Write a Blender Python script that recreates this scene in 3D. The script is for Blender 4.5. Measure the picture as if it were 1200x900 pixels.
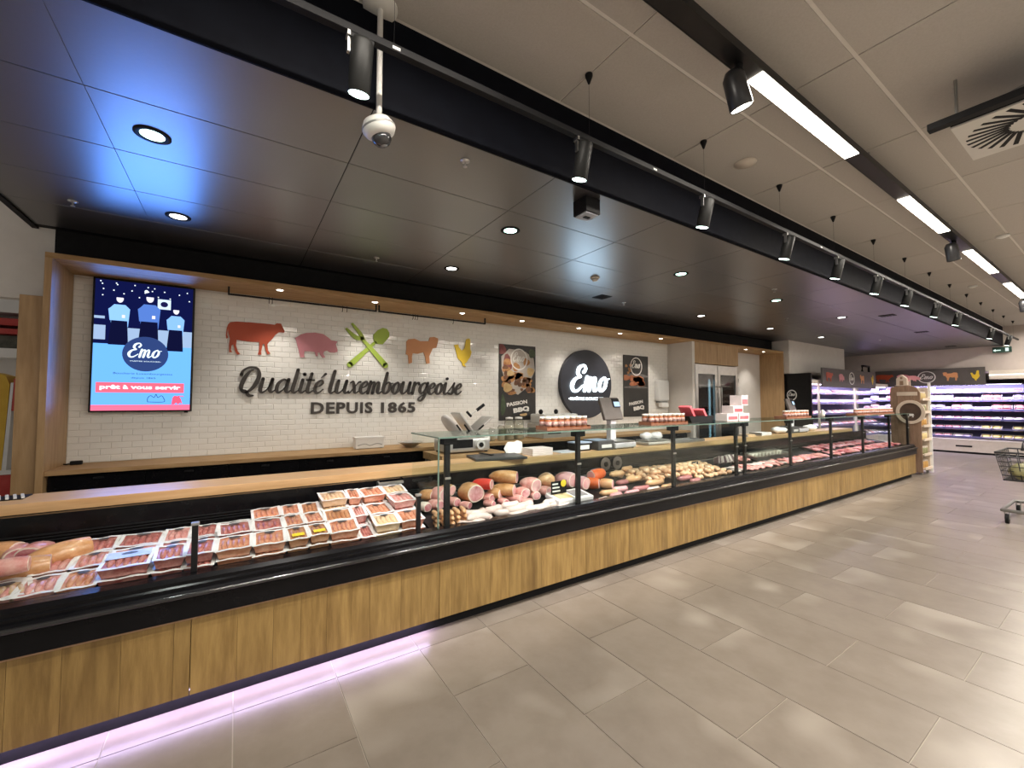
import bpy, bmesh, math, random
from mathutils import Vector, Matrix
R = math.radians
random.seed(7)
for o in list(bpy.data.objects): bpy.data.objects.remove(o)
SC = bpy.context.scene
COL = SC.collection
# ---------------------------------------------------------------- camera
F, YAW, PITCH, H = 491.0, R(33.3), R(2.33), 1.60
cd = bpy.data.cameras.new('camera'); cam = bpy.data.objects.new('camera', cd); COL.objects.link(cam)
cam.location = (0, 0, H); cam.rotation_euler = (math.pi/2 + PITCH, 0, -YAW)
cd.sensor_width = 36; cd.lens = 36*F/1200; cd.clip_start = .05; cd.clip_end = 100
SC.camera = cam
# ---------------------------------------------------------------- world, exposure
w = bpy.data.worlds.new('world'); SC.world = w; w.use_nodes = True
w.node_tree.nodes['Background'].inputs[0].default_value = (1, .94, .88, 1)
w.node_tree.nodes['Background'].inputs[1].default_value = .30
SC.view_settings.view_transform = 'Standard'; SC.view_settings.look = 'None'
SC.view_settings.gamma = 1; SC.view_settings.use_curve_mapping = False
SC.view_settings.exposure = 0.18
# ---------------------------------------------------------------- pixel -> point (1200 x 900)
def ray(x, y):
    a, c = (x-600)/F, -(y-450)/F
    fy = math.cos(PITCH) - c*math.sin(PITCH); z = math.sin(PITCH) + c*math.cos(PITCH)
    return Vector((a*math.cos(YAW)+fy*math.sin(YAW), -a*math.sin(YAW)+fy*math.cos(YAW), z))
def onz(x, y, z): r = ray(x, y); return Vector((0, 0, H)) + r*((z-H)/r.z)
def ony(x, y, Y): r = ray(x, y); return Vector((0, 0, H)) + r*(Y/r.y)
def onx(x, y, X): r = ray(x, y); return Vector((0, 0, H)) + r*(X/r.x)
# ---------------------------------------------------------------- materials
MATS = {}
def mat(name, col=(.5,.5,.5), rough=.5, metal=0, spec=.5, emit=None, es=0, noise=None, bump=0, bscale=40, alpha=1, coat=0, rnd=0, trans=0):
    """noise = (scale, second colour, stretch xyz); rnd = value change per object"""
    if name in MATS: return MATS[name]
    m = bpy.data.materials.new(name); m.use_nodes = True; MATS[name] = m
    nt = m.node_tree; N = nt.nodes; b = N['Principled BSDF']; Lk = nt.links.new
    b.inputs['Base Color'].default_value = (*col, 1); b.inputs['Roughness'].default_value = rough
    b.inputs['Metallic'].default_value = metal; b.inputs['Specular IOR Level'].default_value = spec
    b.inputs['Coat Weight'].default_value = coat; b.inputs['Alpha'].default_value = alpha
    b.inputs['Transmission Weight'].default_value = trans
    if emit: b.inputs['Emission Color'].default_value = (*emit, 1); b.inputs['Emission Strength'].default_value = es
    src = None
    if noise or bump:
        tc = N.new('ShaderNodeTexCoord'); mp = N.new('ShaderNodeMapping'); Lk(tc.outputs['Object'], mp.inputs[0])
        if noise and len(noise) > 2: mp.inputs['Scale'].default_value = noise[2]
        oi = N.new('ShaderNodeObjectInfo'); va = N.new('ShaderNodeVectorMath'); va.operation = 'ADD'
        sc_ = N.new('ShaderNodeMath'); sc_.operation = 'MULTIPLY'; sc_.inputs[1].default_value = 37.0
        Lk(oi.outputs['Random'], sc_.inputs[0]); Lk(tc.outputs['Object'], va.inputs[0]); Lk(sc_.outputs[0], va.inputs[1]); Lk(va.outputs[0], mp.inputs[0])
    if noise:
        n = N.new('ShaderNodeTexNoise'); n.inputs['Scale'].default_value = noise[0]; n.inputs['Detail'].default_value = 5
        n.inputs['Roughness'].default_value = .6
        Lk(mp.outputs[0], n.inputs['Vector'])
        r = N.new('ShaderNodeValToRGB'); r.color_ramp.elements[0].position = .34; r.color_ramp.elements[1].position = .66
        r.color_ramp.elements[0].color = (*col, 1); r.color_ramp.elements[1].color = (*noise[1], 1)
        Lk(n.outputs['Fac'], r.inputs[0]); src = r.outputs[0]
    if rnd:
        hv = N.new('ShaderNodeHueSaturation')
        if src: Lk(src, hv.inputs['Color'])
        else: hv.inputs['Color'].default_value = (*col, 1)
        oi2 = N.new('ShaderNodeObjectInfo'); mr = N.new('ShaderNodeMapRange')
        mr.inputs['To Min'].default_value = 1-rnd; mr.inputs['To Max'].default_value = 1+rnd
        Lk(oi2.outputs['Random'], mr.inputs[0]); Lk(mr.outputs[0], hv.inputs['Value']); src = hv.outputs[0]
    if src: Lk(src, b.inputs['Base Color'])
    if bump:
        n2 = N.new('ShaderNodeTexNoise'); n2.inputs['Scale'].default_value = bscale; Lk(mp.outputs[0], n2.inputs['Vector'])
        bp = N.new('ShaderNodeBump'); bp.inputs['Strength'].default_value = bump; bp.inputs['Distance'].default_value = .01
        Lk(n2.outputs['Fac'], bp.inputs['Height']); Lk(bp.outputs[0], b.inputs['Normal'])
    return m
def emis(name, col, s):
    if name in MATS: return MATS[name]
    m = bpy.data.materials.new(name); m.use_nodes = True; MATS[name] = m
    N = m.node_tree.nodes; N.clear(); e = N.new('ShaderNodeEmission'); o = N.new('ShaderNodeOutputMaterial')
    e.inputs[0].default_value = (*col, 1); e.inputs[1].default_value = s; m.node_tree.links.new(e.outputs[0], o.inputs[0]); return m
def glassmat(name, tint=(.95,.98,.97), refl=.075, base=.02):
    if name in MATS: return MATS[name]
    m = bpy.data.materials.new(name); m.use_nodes = True; MATS[name] = m
    nt = m.node_tree; N = nt.nodes; N.clear(); Lk = nt.links.new
    t = N.new('ShaderNodeBsdfTransparent'); t.inputs[0].default_value = (*tint, 1)
    g = N.new('ShaderNodeBsdfGlossy'); g.inputs['Roughness'].default_value = .02
    fr = N.new('ShaderNodeFresnel'); fr.inputs[0].default_value = 1.35
    mu = N.new('ShaderNodeMath'); mu.operation = 'MULTIPLY_ADD'; mu.inputs[1].default_value = refl; mu.inputs[2].default_value = base*.3
    mx = N.new('ShaderNodeMixShader'); o = N.new('ShaderNodeOutputMaterial')
    Lk(fr.outputs[0], mu.inputs[0]); Lk(mu.outputs[0], mx.inputs[0]); Lk(t.outputs[0], mx.inputs[1]); Lk(g.outputs[0], mx.inputs[2]); Lk(mx.outputs[0], o.inputs[0]); return m
# ---------------------------------------------------------------- mesh builder
class MB:
    def __init__(s): s.v = []; s.f = []; s.sm = []; s.mi = []; s.cur = 0
    def add(s, vs, fs, smooth=False):
        n = len(s.v); s.v += [tuple(v) for v in vs]
        for f in fs: s.f.append([i+n for i in f]); s.sm.append(smooth); s.mi.append(s.cur)
        return s
    def slot(s, i): s.cur = i; return s
    def box(s, a, b, bev=0):
        x0,y0,z0 = [min(p,q) for p,q in zip(a,b)]; x1,y1,z1 = [max(p,q) for p,q in zip(a,b)]
        if not bev:
            return s.add([(x0,y0,z0),(x1,y0,z0),(x1,y1,z0),(x0,y1,z0),(x0,y0,z1),(x1,y0,z1),(x1,y1,z1),(x0,y1,z1)],
                [(0,3,2,1),(4,5,6,7),(0,1,5,4),(1,2,6,5),(2,3,7,6),(3,0,4,7)])
        bm = bmesh.new(); bmesh.ops.create_cube(bm, size=1)
        for v in bm.verts: v.co = Vector(((x0+x1)/2+v.co.x*(x1-x0), (y0+y1)/2+v.co.y*(y1-y0), (z0+z1)/2+v.co.z*(z1-z0)))
        bmesh.ops.bevel(bm, geom=bm.edges[:], offset=min(bev, .49*min(x1-x0,y1-y0,z1-z0)), segments=2, affect='EDGES', profile=.6)
        bm.verts.index_update(); s.add([v.co[:] for v in bm.verts], [[v.index for v in f.verts] for f in bm.faces]); bm.free(); return s
    def obox(s, c, size, rot=(0,0,0), bev=0):
        m = MB().box([-q/2 for q in size], [q/2 for q in size], bev); M = Matrix.Translation(c) @ rot_m(rot)
        return s.add([M @ Vector(v) for v in m.v], m.f)
    def xf(s, M):
        s.v = [tuple(M @ Vector(v)) for v in s.v]; return s
    def merge(s, o, M=None):
        n = len(s.v); s.v += [tuple(M @ Vector(v)) if M else v for v in o.v]
        for f, sm, mi in zip(o.f, o.sm, o.mi): s.f.append([i+n for i in f]); s.sm.append(sm); s.mi.append(mi)
        return s
    def cyl(s, p0, p1, r0, r1=None, n=16, caps=True, smooth=True):
        r1 = r0 if r1 is None else r1; p0 = Vector(p0); p1 = Vector(p1); d = (p1-p0).normalized()
        a = d.orthogonal().normalized(); b = d.cross(a)
        vs = []
        for p, r in ((p0,r0),(p1,r1)):
            for i in range(n):
                t = 2*math.pi*i/n; vs.append(p + a*(r*math.cos(t)) + b*(r*math.sin(t)))
        s.add(vs, [(i,(i+1)%n,n+(i+1)%n,n+i) for i in range(n)], smooth)
        if caps: s.add(vs[:n], [tuple(range(n-1,-1,-1))]); s.add(vs[n:], [tuple(range(n))])
        return s
    def lathe(s, prof, n=20, c=(0,0,0), axis=None, smooth=True, sx=1, sy=1):
        vs = []; fs = []
        for r, z in prof:
            for i in range(n):
                t = 2*math.pi*i/n; vs.append(Vector((r*math.cos(t)*sx, r*math.sin(t)*sy, z)))
        for k in range(len(prof)-1):
            for i in range(n): fs.append((k*n+i, k*n+(i+1)%n, (k+1)*n+(i+1)%n, (k+1)*n+i))
        if prof[0][0] > 1e-5: fs.append(tuple(range(n-1,-1,-1)))
        if prof[-1][0] > 1e-5: fs.append(tuple((len(prof)-1)*n+i for i in range(n)))
        M = Matrix.Translation(c) @ (axis if axis else Matrix())
        return s.add([M @ v for v in vs], fs, smooth)
    def tube(s, path, r, n=8, closed=False, taper=None):
        P = [Vector(p) for p in path]; vs = []; fs = []; m = len(P); up = Vector((0.13,0.21,1)).normalized()
        for i, p in enumerate(P):
            d = ((P[(i+1)%m] if closed or i < m-1 else p) - (P[i-1] if closed or i > 0 else p)).normalized()
            a = d.cross(up); a = a.normalized() if a.length > 1e-4 else d.orthogonal().normalized(); b = a.cross(d)
            rr = r[i] if isinstance(r, (list,tuple)) else r
            for k in range(n):
                t = 2*math.pi*k/n; vs.append(p + a*(rr*math.cos(t)) + b*(rr*math.sin(t)))
        for i in range(m if closed else m-1):
            j = (i+1) % m
            for k in range(n): fs.append((i*n+k, i*n+(k+1)%n, j*n+(k+1)%n, j*n+k))
        if not closed: fs.append(tuple(range(n-1,-1,-1))); fs.append(tuple((m-1)*n+k for k in range(n)))
        return s.add(vs, fs, True)
    def ell(s, c, r, n=14, m=9, lump=0, seed=0, rot=(0,0,0)):
        rg = random.Random(seed); ph = [rg.uniform(0,6.28) for _ in range(6)]; M = Matrix.Translation(c) @ rot_m(rot)
        vs = []; fs = []
        for j in range(m+1):
            th = math.pi*j/m
            for i in range(n):
                t = 2*math.pi*i/n; d = Vector((math.sin(th)*math.cos(t), math.sin(th)*math.sin(t), math.cos(th)))
                k = 1 + lump*(math.sin(3*d.x+ph[0])*math.sin(4*d.y+ph[1]) + .6*math.sin(6*d.x+ph[2]+3*d.z)*math.cos(5*d.y+ph[3]))
                vs.append(M @ Vector((d.x*r[0]*k, d.y*r[1]*k, d.z*r[2]*k)))
        for j in range(m):
            for i in range(n): fs.append((j*n+i, (j+1)*n+i, (j+1)*n+(i+1)%n, j*n+(i+1)%n))
        return s.add(vs, fs, True)
    def prism(s, pts, d0, d1, fr='xz'):
        """outline pts (u,v) extruded; fr xz: u=X v=Z depth=Y; xy: depth=Z; yz: u=Y v=Z depth=X"""
        q = {'xz': lambda u,v,d: (u,d,v), 'xy': lambda u,v,d: (u,v,d), 'yz': lambda u,v,d: (d,u,v)}[fr]
        n = len(pts); vs = [q(u,v,d0) for u,v in pts] + [q(u,v,d1) for u,v in pts]
        s.add(vs, [tuple(range(n)), tuple(range(2*n-1,n-1,-1))] + [(i,n+i,n+(i+1)%n,(i+1)%n) for i in range(n)]); return s
    def ribbon(s, pts, d0, d1):
        """pts (x,z,width) swept in the XZ plane, from y=d0 to d1"""
        P = spline(pts, 6); L = []; Rr = []
        for i, (x,z,wd) in enumerate(P):
            a = P[max(0,i-1)]; b = P[min(len(P)-1,i+1)]; dx, dz = b[0]-a[0], b[1]-a[1]; l = math.hypot(dx,dz) or 1
            nx, nz = -dz/l*wd/2, dx/l*wd/2; L.append((x+nx,z+nz)); Rr.append((x-nx,z-nz))
        n = len(P); vs = []
        for d in (d0, d1): vs += [(u,d,v) for u,v in L] + [(u,d,v) for u,v in Rr]
        fs = []
        for i in range(n-1):
            fs += [(i,i+1,n+i+1,n+i), (2*n+i,3*n+i,3*n+i+1,2*n+i+1), (i,2*n+i,2*n+i+1,i+1), (n+i,n+i+1,3*n+i+1,3*n+i)]
        fs += [(0,n,3*n,2*n), (n-1,3*n-1,4*n-1,2*n-1)]
        s.add(vs, fs)
        for e in (0, n-1):
            x,z,wd = P[e]
            c = [(x+wd/2*math.cos(t*math.pi/5), z+wd/2*math.sin(t*math.pi/5)) for t in range(10)]
            s.prism(c, d0, d1)
        return s
    def mesh(s, name, mats):
        me = bpy.data.meshes.new(name); me.from_pydata(s.v, [], s.f)
        for m in (mats if isinstance(mats, (list,tuple)) else [mats]): me.materials.append(m)
        me.polygons.foreach_set('use_smooth', s.sm); me.polygons.foreach_set('material_index', s.mi)
        bm = bmesh.new(); bm.from_mesh(me); bmesh.ops.recalc_face_normals(bm, faces=bm.faces[:]); bm.to_mesh(me); bm.free()
        me.update(); return me
    def build(s, name, mats, parent=None, loc=None):
        """top-level: origin moved to the base; child: verts given in world space of an unrotated parent unless loc"""
        if parent is None and loc is None:
            xs, ys, zs = zip(*s.v); loc = Vector(((min(xs)+max(xs))/2, (min(ys)+max(ys))/2, min(zs)))
            s.v = [(x-loc.x, y-loc.y, z-loc.z) for x,y,z in s.v]
        elif parent is not None and loc is None:
            p = parent.location.copy() + (parent.parent.location if parent.parent else Vector())
            s.v = [(x-p.x, y-p.y, z-p.z) for x,y,z in s.v]; loc = (0,0,0)
        o = bpy.data.objects.new(name, s.mesh(name, mats)); COL.objects.link(o); o.location = loc
        if parent is not None: o.parent = parent
        return o
def rot_m(rot): return Matrix.Rotation(rot[2],4,'Z') @ Matrix.Rotation(rot[1],4,'Y') @ Matrix.Rotation(rot[0],4,'X')
def spline(P, k):
    out = []
    for i in range(len(P)-1):
        a, b, c, d = P[max(0,i-1)], P[i], P[i+1], P[min(len(P)-1,i+2)]
        for j in range(k):
            t = j/k; out.append(tuple(.5*(2*q + (-p+r)*t + (2*p-5*q+4*r-u)*t*t + (-p+3*q-3*r+u)*t**3) for p,q,r,u in zip(a,b,c,d)))
    out.append(tuple(P[-1])); return out
def tag(o, label=None, cat=None, group=None, kind=None):
    if label: o['label'] = label
    if cat: o['category'] = cat
    if group: o['group'] = group
    if kind: o['kind'] = kind
    return o
def empty(name, loc, label=None, cat=None, group=None, kind=None):
    o = bpy.data.objects.new(name, None); COL.objects.link(o); o.location = loc; o.empty_display_size = .05
    return tag(o, label, cat, group, kind)
def struct(mb, name, m, label=None): o = mb.build(name, m); o['kind'] = 'structure'; return tag(o, label)
def pc(name, mesh, parent, loc, rot=(0,0,0)):                # a piece that shares its mesh
    o = bpy.data.objects.new(name, mesh); COL.objects.link(o); o.location = loc; o.rotation_euler = rot; o.parent = parent; return o
def dup(root, loc, rot=None, label=None, group=None, scale=None):
    r = root.copy(); COL.objects.link(r); r.location = loc
    if rot is not None: r.rotation_euler = rot
    if scale: r.scale = scale
    if label: r['label'] = label
    if group: r['group'] = group
    for ch in root.children:
        c = ch.copy(); COL.objects.link(c); c.parent = r
        for g in ch.children: d = g.copy(); COL.objects.link(d); d.parent = c
    return r
_dg = None
def text_mesh(body, size, bold=0.0, depth=.002, align='CENTER', space=1.0, shear=0.0):
    c = bpy.data.curves.new('lettering', 'FONT'); c.body = body; c.size = size; c.offset = bold; c.extrude = depth/2; c.align_x = align; c.space_character = space; c.shear = shear
    c.resolution_u = 3
    o = bpy.data.objects.new('lettering', c); COL.objects.link(o); bpy.context.view_layer.update()
    me = bpy.data.meshes.new_from_object(o.evaluated_get(bpy.context.evaluated_depsgraph_get()))
    bpy.data.objects.remove(o); return me
def text(body, size, m, parent, loc, rot=(math.pi/2,0,0), name='lettering', fit=None, **k):
    me = text_mesh(body, size, **k); me.materials.clear(); me.materials.append(m)
    if fit:                                                   # (width, height) in metres
        xs = [v.co.x for v in me.vertices]; ys = [v.co.y for v in me.vertices]
        cx, y0 = (min(xs)+max(xs))/2, min(ys); fx = fit[0]/(max(xs)-min(xs)); fy = fit[1]/(max(ys)-y0) if fit[1] else fx
        for v in me.vertices: v.co.x = (v.co.x-cx)*fx; v.co.y = (v.co.y-y0)*fy
    o = bpy.data.objects.new(name, me); COL.objects.link(o)
    if parent is not None:
        o.parent = parent; loc = Vector(loc) - (parent.location + (parent.parent.location if parent.parent else Vector()))
    o.location = loc; o.rotation_euler = rot; return o
def lamp(kind, name, loc, energy, col, parent=None, target=None, **k):
    l = bpy.data.lights.new(name, kind); l.energy = energy; l.color = col
    for a, b in k.items(): setattr(l, a, b)
    o = bpy.data.objects.new(name, l); COL.objects.link(o); o.location = loc
    if target is not None: o.rotation_euler = (Vector(target)-Vector(loc)).to_track_quat('-Z','Y').to_euler()
    if parent is not None: o.parent = parent; o.location = Vector(loc)-parent.location
    return o
# ---------------------------------------------------------------- script lettering made of brush strokes (x-height 1)
GL = {
'u': (.95, [[(.1,1,.22),(.1,.55,.24),(.12,.2,.24),(.27,.02,.15),(.48,.2,.09),(.62,.6,.08),(.66,.95,.1)],[(.66,1,.22),(.65,.5,.24),(.67,.2,.23),(.8,.03,.15),(.97,.2,.08)]]),
'a': (.97, [[(.66,.8,.1),(.42,1,.13),(.15,.75,.2),(.1,.35,.24),(.25,.02,.17),(.48,.2,.09),(.66,.6,.08)],[(.68,1,.22),(.67,.5,.24),(.69,.2,.23),(.82,.03,.15),(.99,.2,.08)]]),
'l': (.46, [[(.12,1.75,.22),(.12,1,.25),(.12,.25,.25),(.27,.02,.16),(.48,.2,.08)]]),
'i': (.46, [[(.12,1,.22),(.12,.5,.24),(.13,.2,.23),(.27,.02,.15),(.48,.2,.08)],[(.14,1.42,.24),(.15,1.44,.24)]]),
't': (.48, [[(.14,1.5,.2),(.12,.8,.24),(.13,.2,.23),(.28,.02,.15),(.5,.2,.08)],[(-.08,1.0,.1),(.4,1.0,.11)]]),
'e': (.63, [[(.12,.45,.07),(.38,.55,.1),(.54,.8,.13),(.4,1.0,.12),(.16,.75,.2),(.12,.3,.24),(.3,.02,.17),(.5,.1,.1),(.66,.3,.07)]]),
'x': (.72, [[(.02,.85,.1),(.16,.98,.14),(.32,.6,.22),(.44,.15,.2),(.56,.03,.12),(.74,.2,.08)],[(.7,.95,.15),(.58,.92,.1),(.36,.5,.08),(.14,.08,.1),(.02,.06,.15)]]),
'm': (1.08, [[(.1,1,.2),(.1,.5,.23),(.1,.03,.22)],[(.12,.5,.07),(.28,.95,.1),(.42,.88,.18),(.44,.5,.23),(.43,.03,.22)],[(.46,.5,.07),(.62,.95,.1),(.76,.88,.18),(.78,.4,.23),(.8,.15,.2),(.92,.02,.14),(1.1,.2,.08)]]),
'b': (.74, [[(.12,1.75,.22),(.12,1,.25),(.12,.3,.24),(.28,.02,.15),(.5,.15,.18),(.6,.55,.22),(.5,.92,.14),(.34,.95,.1),(.16,.65,.07)],[(.54,.88,.07),(.76,.9,.07)]]),
'o': (.74, [[(.38,1,.11),(.16,.75,.2),(.12,.3,.24),(.32,.01,.13),(.55,.25,.2),(.58,.7,.22),(.4,1,.11)],[(.55,.85,.07),(.78,.9,.07)]]),
'r': (.55, [[(.1,1,.2),(.1,.5,.23),(.1,.03,.22)],[(.12,.5,.07),(.26,.92,.1),(.42,1.0,.16),(.5,.85,.17)]]),
'g': (.78, [[(.62,.8,.1),(.42,1,.13),(.15,.75,.2),(.12,.35,.24),(.3,.05,.15),(.5,.3,.09),(.62,.7,.08)],[(.66,1,.2),(.64,.4,.23),(.6,-.25,.2),(.38,-.6,.13),(.15,-.45,.13),(.3,-.2,.08),(.8,.1,.07)]]),
's': (.6, [[(.05,.3,.07),(.3,.75,.08),(.44,1.08,.12),(.4,.75,.16),(.5,.35,.22),(.36,.03,.17),(.12,.08,.16)],[(.45,.1,.07),(.64,.25,.07)]]),
'Q': (1.2, [[(.02,1.25,.22),(.05,1.55,.15),(.35,1.8,.12),(.8,1.72,.16),(1.02,1.2,.25),(.92,.5,.25),(.65,.06,.16),(.38,.04,.15),(.2,.4,.25),(.24,1.0,.26),(.42,1.5,.15),(.6,1.62,.09)],[(.25,.2,.08),(.5,.12,.15),(.75,-.2,.22),(1.0,-.22,.12)]]),
'E': (1.0, [[(.78,1.3,.2),(.88,1.55,.16),(.68,1.78,.13),(.38,1.6,.22),(.36,1.2,.22),(.62,.98,.1),(.28,.85,.18),(.1,.45,.27),(.25,.06,.2),(.55,.02,.14),(.9,.4,.08)]]),
}
GL['é'] = (GL['e'][0], GL['e'][1] + [[(.34,1.2,.06),(.56,1.5,.18)]])
def script(body, x0, z0, sx, sz, y0, y1, shear=.22, fatten=1.0):
    """one MB for each letter, from world x0 on the baseline z0, between depths y0 and y1"""
    out = []; x = x0
    for ch in body:
        if ch == ' ': x += .38*sx; continue
        adv, strokes = GL[ch]; mb = MB()
        for st in strokes:
            mb.ribbon([(x + (p[0]+shear*p[1])*sx, z0 + p[1]*sz, p[2]*fatten*(sx+sz)/2) for p in st], y0, y1)
        out.append(mb); x += adv*sx
    return out, x
# ================================================================ materials of the place
OAK = mat("oak_front", (.215,.130,.040), .42, noise=(3.0,(.345,.222,.075),(9,9,1.0)), rnd=.10, bump=.08, bscale=30)
def streaks(m):
    nt = m.node_tree; N = nt.nodes; b = N['Principled BSDF']; src = b.inputs['Base Color'].links[0].from_socket
    mp = [n for n in N if n.type == 'MAPPING'][0]
    n = N.new('ShaderNodeTexNoise'); n.inputs['Scale'].default_value = 1.1; n.inputs['Detail'].default_value = 3; n.inputs['Distortion'].default_value = .6; nt.links.new(mp.outputs[0], n.inputs['Vector'])
    r = N.new('ShaderNodeValToRGB'); r.color_ramp.elements[0].position = .30; r.color_ramp.elements[0].color = (.42,.36,.30,1); r.color_ramp.elements[1].position = .46; r.color_ramp.elements[1].color = (1,1,1,1)
    mx = N.new('ShaderNodeMixRGB'); mx.blend_type = 'MULTIPLY'; mx.inputs[0].default_value = .5; nt.links.new(n.outputs['Fac'], r.inputs[0]); nt.links.new(src, mx.inputs[1]); nt.links.new(r.outputs[0], mx.inputs[2]); nt.links.new(mx.outputs[0], b.inputs['Base Color'])
streaks(OAK)
OAKF = mat('oak_frame', (.34,.20,.085), .6, spec=.25, noise=(3.0,(.46,.30,.15),(1.2,9,9)), bump=.05)
OAKV = mat('oak_frame_upright', (.36,.22,.10), .45, noise=(3.0,(.46,.30,.15),(9,9,1.0)), bump=.05, rnd=.06)
BEECH = mat('beech_worktop', (.56,.33,.15), .38, noise=(3.0,(.68,.43,.22),(.7,10,10)))
BLACK = mat('black_lacquer', (.004,.004,.005), .22, spec=.22, noise=(14,(.006,.006,.007)))
BLACKM = mat('black_matt', (.006,.006,.007), .6, spec=.2, noise=(20,(.009,.009,.010)))
BLACKS = mat('black_satin', (.007,.007,.008), .38, spec=.3, noise=(20,(.010,.010,.011)))
SOFB = mat('black_panel', (.014,.014,.017), .33, spec=.5, noise=(60,(.022,.022,.027)))
SOFB.node_tree.nodes['Principled BSDF'].inputs['IOR'].default_value = 3.3
BULKB = mat('bulkhead_paint', (.0045,.005,.008), .6, spec=.05, noise=(8,(.006,.007,.011)))
GREYP = mat('grey_ceiling_tile', (.46,.43,.395), .85, noise=(90,(.50,.47,.435)), bump=.2, bscale=220, rnd=.03)
TBAR = mat('ceiling_grid', (.70,.67,.63), .6, noise=(30,(.73,.70,.66)))
WHITEW = mat('white_wall_paint', (.66,.63,.59), .7, noise=(6,(.70,.67,.63)))
BEIGEW = mat('beige_wall_paint', (.52,.46,.42), .8, noise=(5,(.56,.50,.46)))
TILEW = mat('glazed_white_tile', (.80,.79,.75), .08, noise=(3,(.84,.83,.79)))
GROUT = mat('wall_grout', (.68,.66,.62), .8, noise=(20,(.64,.62,.58)))
FT = mat('floor_tile_stone', (.202,.172,.142), .30, noise=(5.0,(.240,.207,.174)), rnd=.02, bump=.05, bscale=25)
def veins(m):
    nt = m.node_tree; N = nt.nodes; b = N['Principled BSDF']; src = b.inputs['Base Color'].links[0].from_socket; mp = [n for n in N if n.type == 'MAPPING'][0]
    n = N.new('ShaderNodeTexNoise'); n.inputs['Scale'].default_value = 4.5; n.inputs['Detail'].default_value = 9; n.inputs['Roughness'].default_value = .7; n.inputs['Distortion'].default_value = 1.6; nt.links.new(mp.outputs[0], n.inputs['Vector'])
    r = N.new('ShaderNodeValToRGB'); e = r.color_ramp.elements; e[0].position = .488; e[0].color = (0,0,0,1); e[1].position = .50; e[1].color = (1,1,1,1); q = e.new(.512); q.color = (0,0,0,1)
    n2 = N.new('ShaderNodeTexNoise'); n2.inputs['Scale'].default_value = 1.4; nt.links.new(mp.outputs[0], n2.inputs['Vector'])
    r2 = N.new('ShaderNodeValToRGB'); r2.color_ramp.elements[0].position = .58; r2.color_ramp.elements[1].position = .70
    mu = N.new('ShaderNodeMath'); mu.operation = 'MULTIPLY'; nt.links.new(n2.outputs['Fac'], r2.inputs[0]); nt.links.new(r.outputs[0], mu.inputs[0]); nt.links.new(r2.outputs[0], mu.inputs[1])
    mx = N.new('ShaderNodeMixRGB'); nt.links.new(mu.outputs[0], mx.inputs[0]); nt.links.new(src, mx.inputs[1]); mx.inputs[2].default_value = (.32,.285,.245,1); nt.links.new(mx.outputs[0], b.inputs['Base Color'])
veins(FT)
FGROUT = mat('floor_grout', (.40,.36,.30), .8, noise=(20,(.44,.40,.34)))
WHITEP = mat('white_plastic', (.75,.75,.73), .35, noise=(10,(.78,.78,.76)))
STEEL = mat('brushed_steel', (.55,.55,.54), .3, metal=1, noise=(6,(.65,.65,.64),(1,12,1)))
GREYM = mat('grey_metal', (.30,.30,.29), .4, metal=.6, noise=(20,(.34,.34,.33)))
GLASS = glassmat('case_glass'); GREENE = mat('glass_edge', (.10,.17,.14), .15, noise=(8,(.14,.22,.18)))
# ================================================================ floor
BZ, GZ, BY = 3.10, 3.60, 2.13
fl = struct(MB().box((-3,-6,-.12),(20,7,-.004)), 'floor', FGROUT)
tm = {}
def ftile(x0, x1, y0, y1):
    k = (round(x1-x0,3), round(y1-y0,3))
    if k not in tm: tm[k] = MB().box((-k[0]/2+.0025,-k[1]/2+.0025,-.009),(k[0]/2-.0025,k[1]/2-.0025,0)).mesh('floor_tile', FT)
    pc('floor_tile', tm[k], fl, Vector(((x0+x1)/2,(y0+y1)/2,0))-fl.location)
for k in range(-3, 37):
    x = .02+.5*k
    e = [-.36,.64,1.64,2.64] if k % 2 else [-.87,.13,1.13,2.13,2.64]
    for a, b in zip(e, e[1:]): ftile(x, x+.5, a, b)
    if x < 12.3: ftile(x, x+.5, 2.64, 3.14)
    else:
        for a, b in zip((2.64,3.64), (3.64,4.64)): ftile(x, x+.5, a, b)
# ================================================================ ceilings
ce = struct(MB().box((-3,-6,GZ+.004),(17.2,2.15,GZ+.1)).box((-3,2.15,GZ+.004),(-1.47,7,GZ+.1)), 'ceiling', TBAR)
gy = [-1.59,-.97,-.35,.25,.87,1.49,2.105]; pm = {}
for i in range(-2, 13):
    for a, b in zip(gy, gy[1:]):
        k = round(b-a,3)
        if k not in pm: pm[k] = MB().box((-.595,-k/2+.011,-.002),(.595,k/2-.011,.006)).mesh('ceiling_tile', GREYP)
        pc('ceiling_tile', pm[k], ce, Vector((1.759+1.2*i+.6,(a+b)/2,GZ))-ce.location)
bc = struct(MB().box((-1.46,BY,BZ+.003),(17.2,5.25,BZ+.06)).box((11.3,5.25,BZ+.003),(17.2,6.1,BZ+.06)), 'ceiling_lowered', BLACKM)
bp = MB().box((-.597,-.297,-.0),(.597,.297,.010), .002).mesh('ceiling_panel', SOFB)
bp2 = MB().box((-.597,-.258,-.0),(.597,.258,.010), .002).mesh('ceiling_panel', SOFB)
for i in range(-3, 13):
    x = 1.757+1.2*i+.6
    if x > 16.8: continue
    for j in range(5):
        o = pc('ceiling_panel', bp, bc, Vector((x,BY+.3+.6*j,BZ))-bc.location)
        if i == -3: o.location.x += .19; o.scale = (.69,1,1)
    if x > 11.3: pc('ceiling_panel', bp2, bc, Vector((x,5.42,BZ))-bc.location)
struct(MB().box((-1.5,BY-.012,BZ-.012),(17.2,BY,GZ+.004)).box((-1.5,BY,BZ+.06),(17.2,BY+.05,GZ+.004)), 'wall_bulkhead', BULKB)
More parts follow.
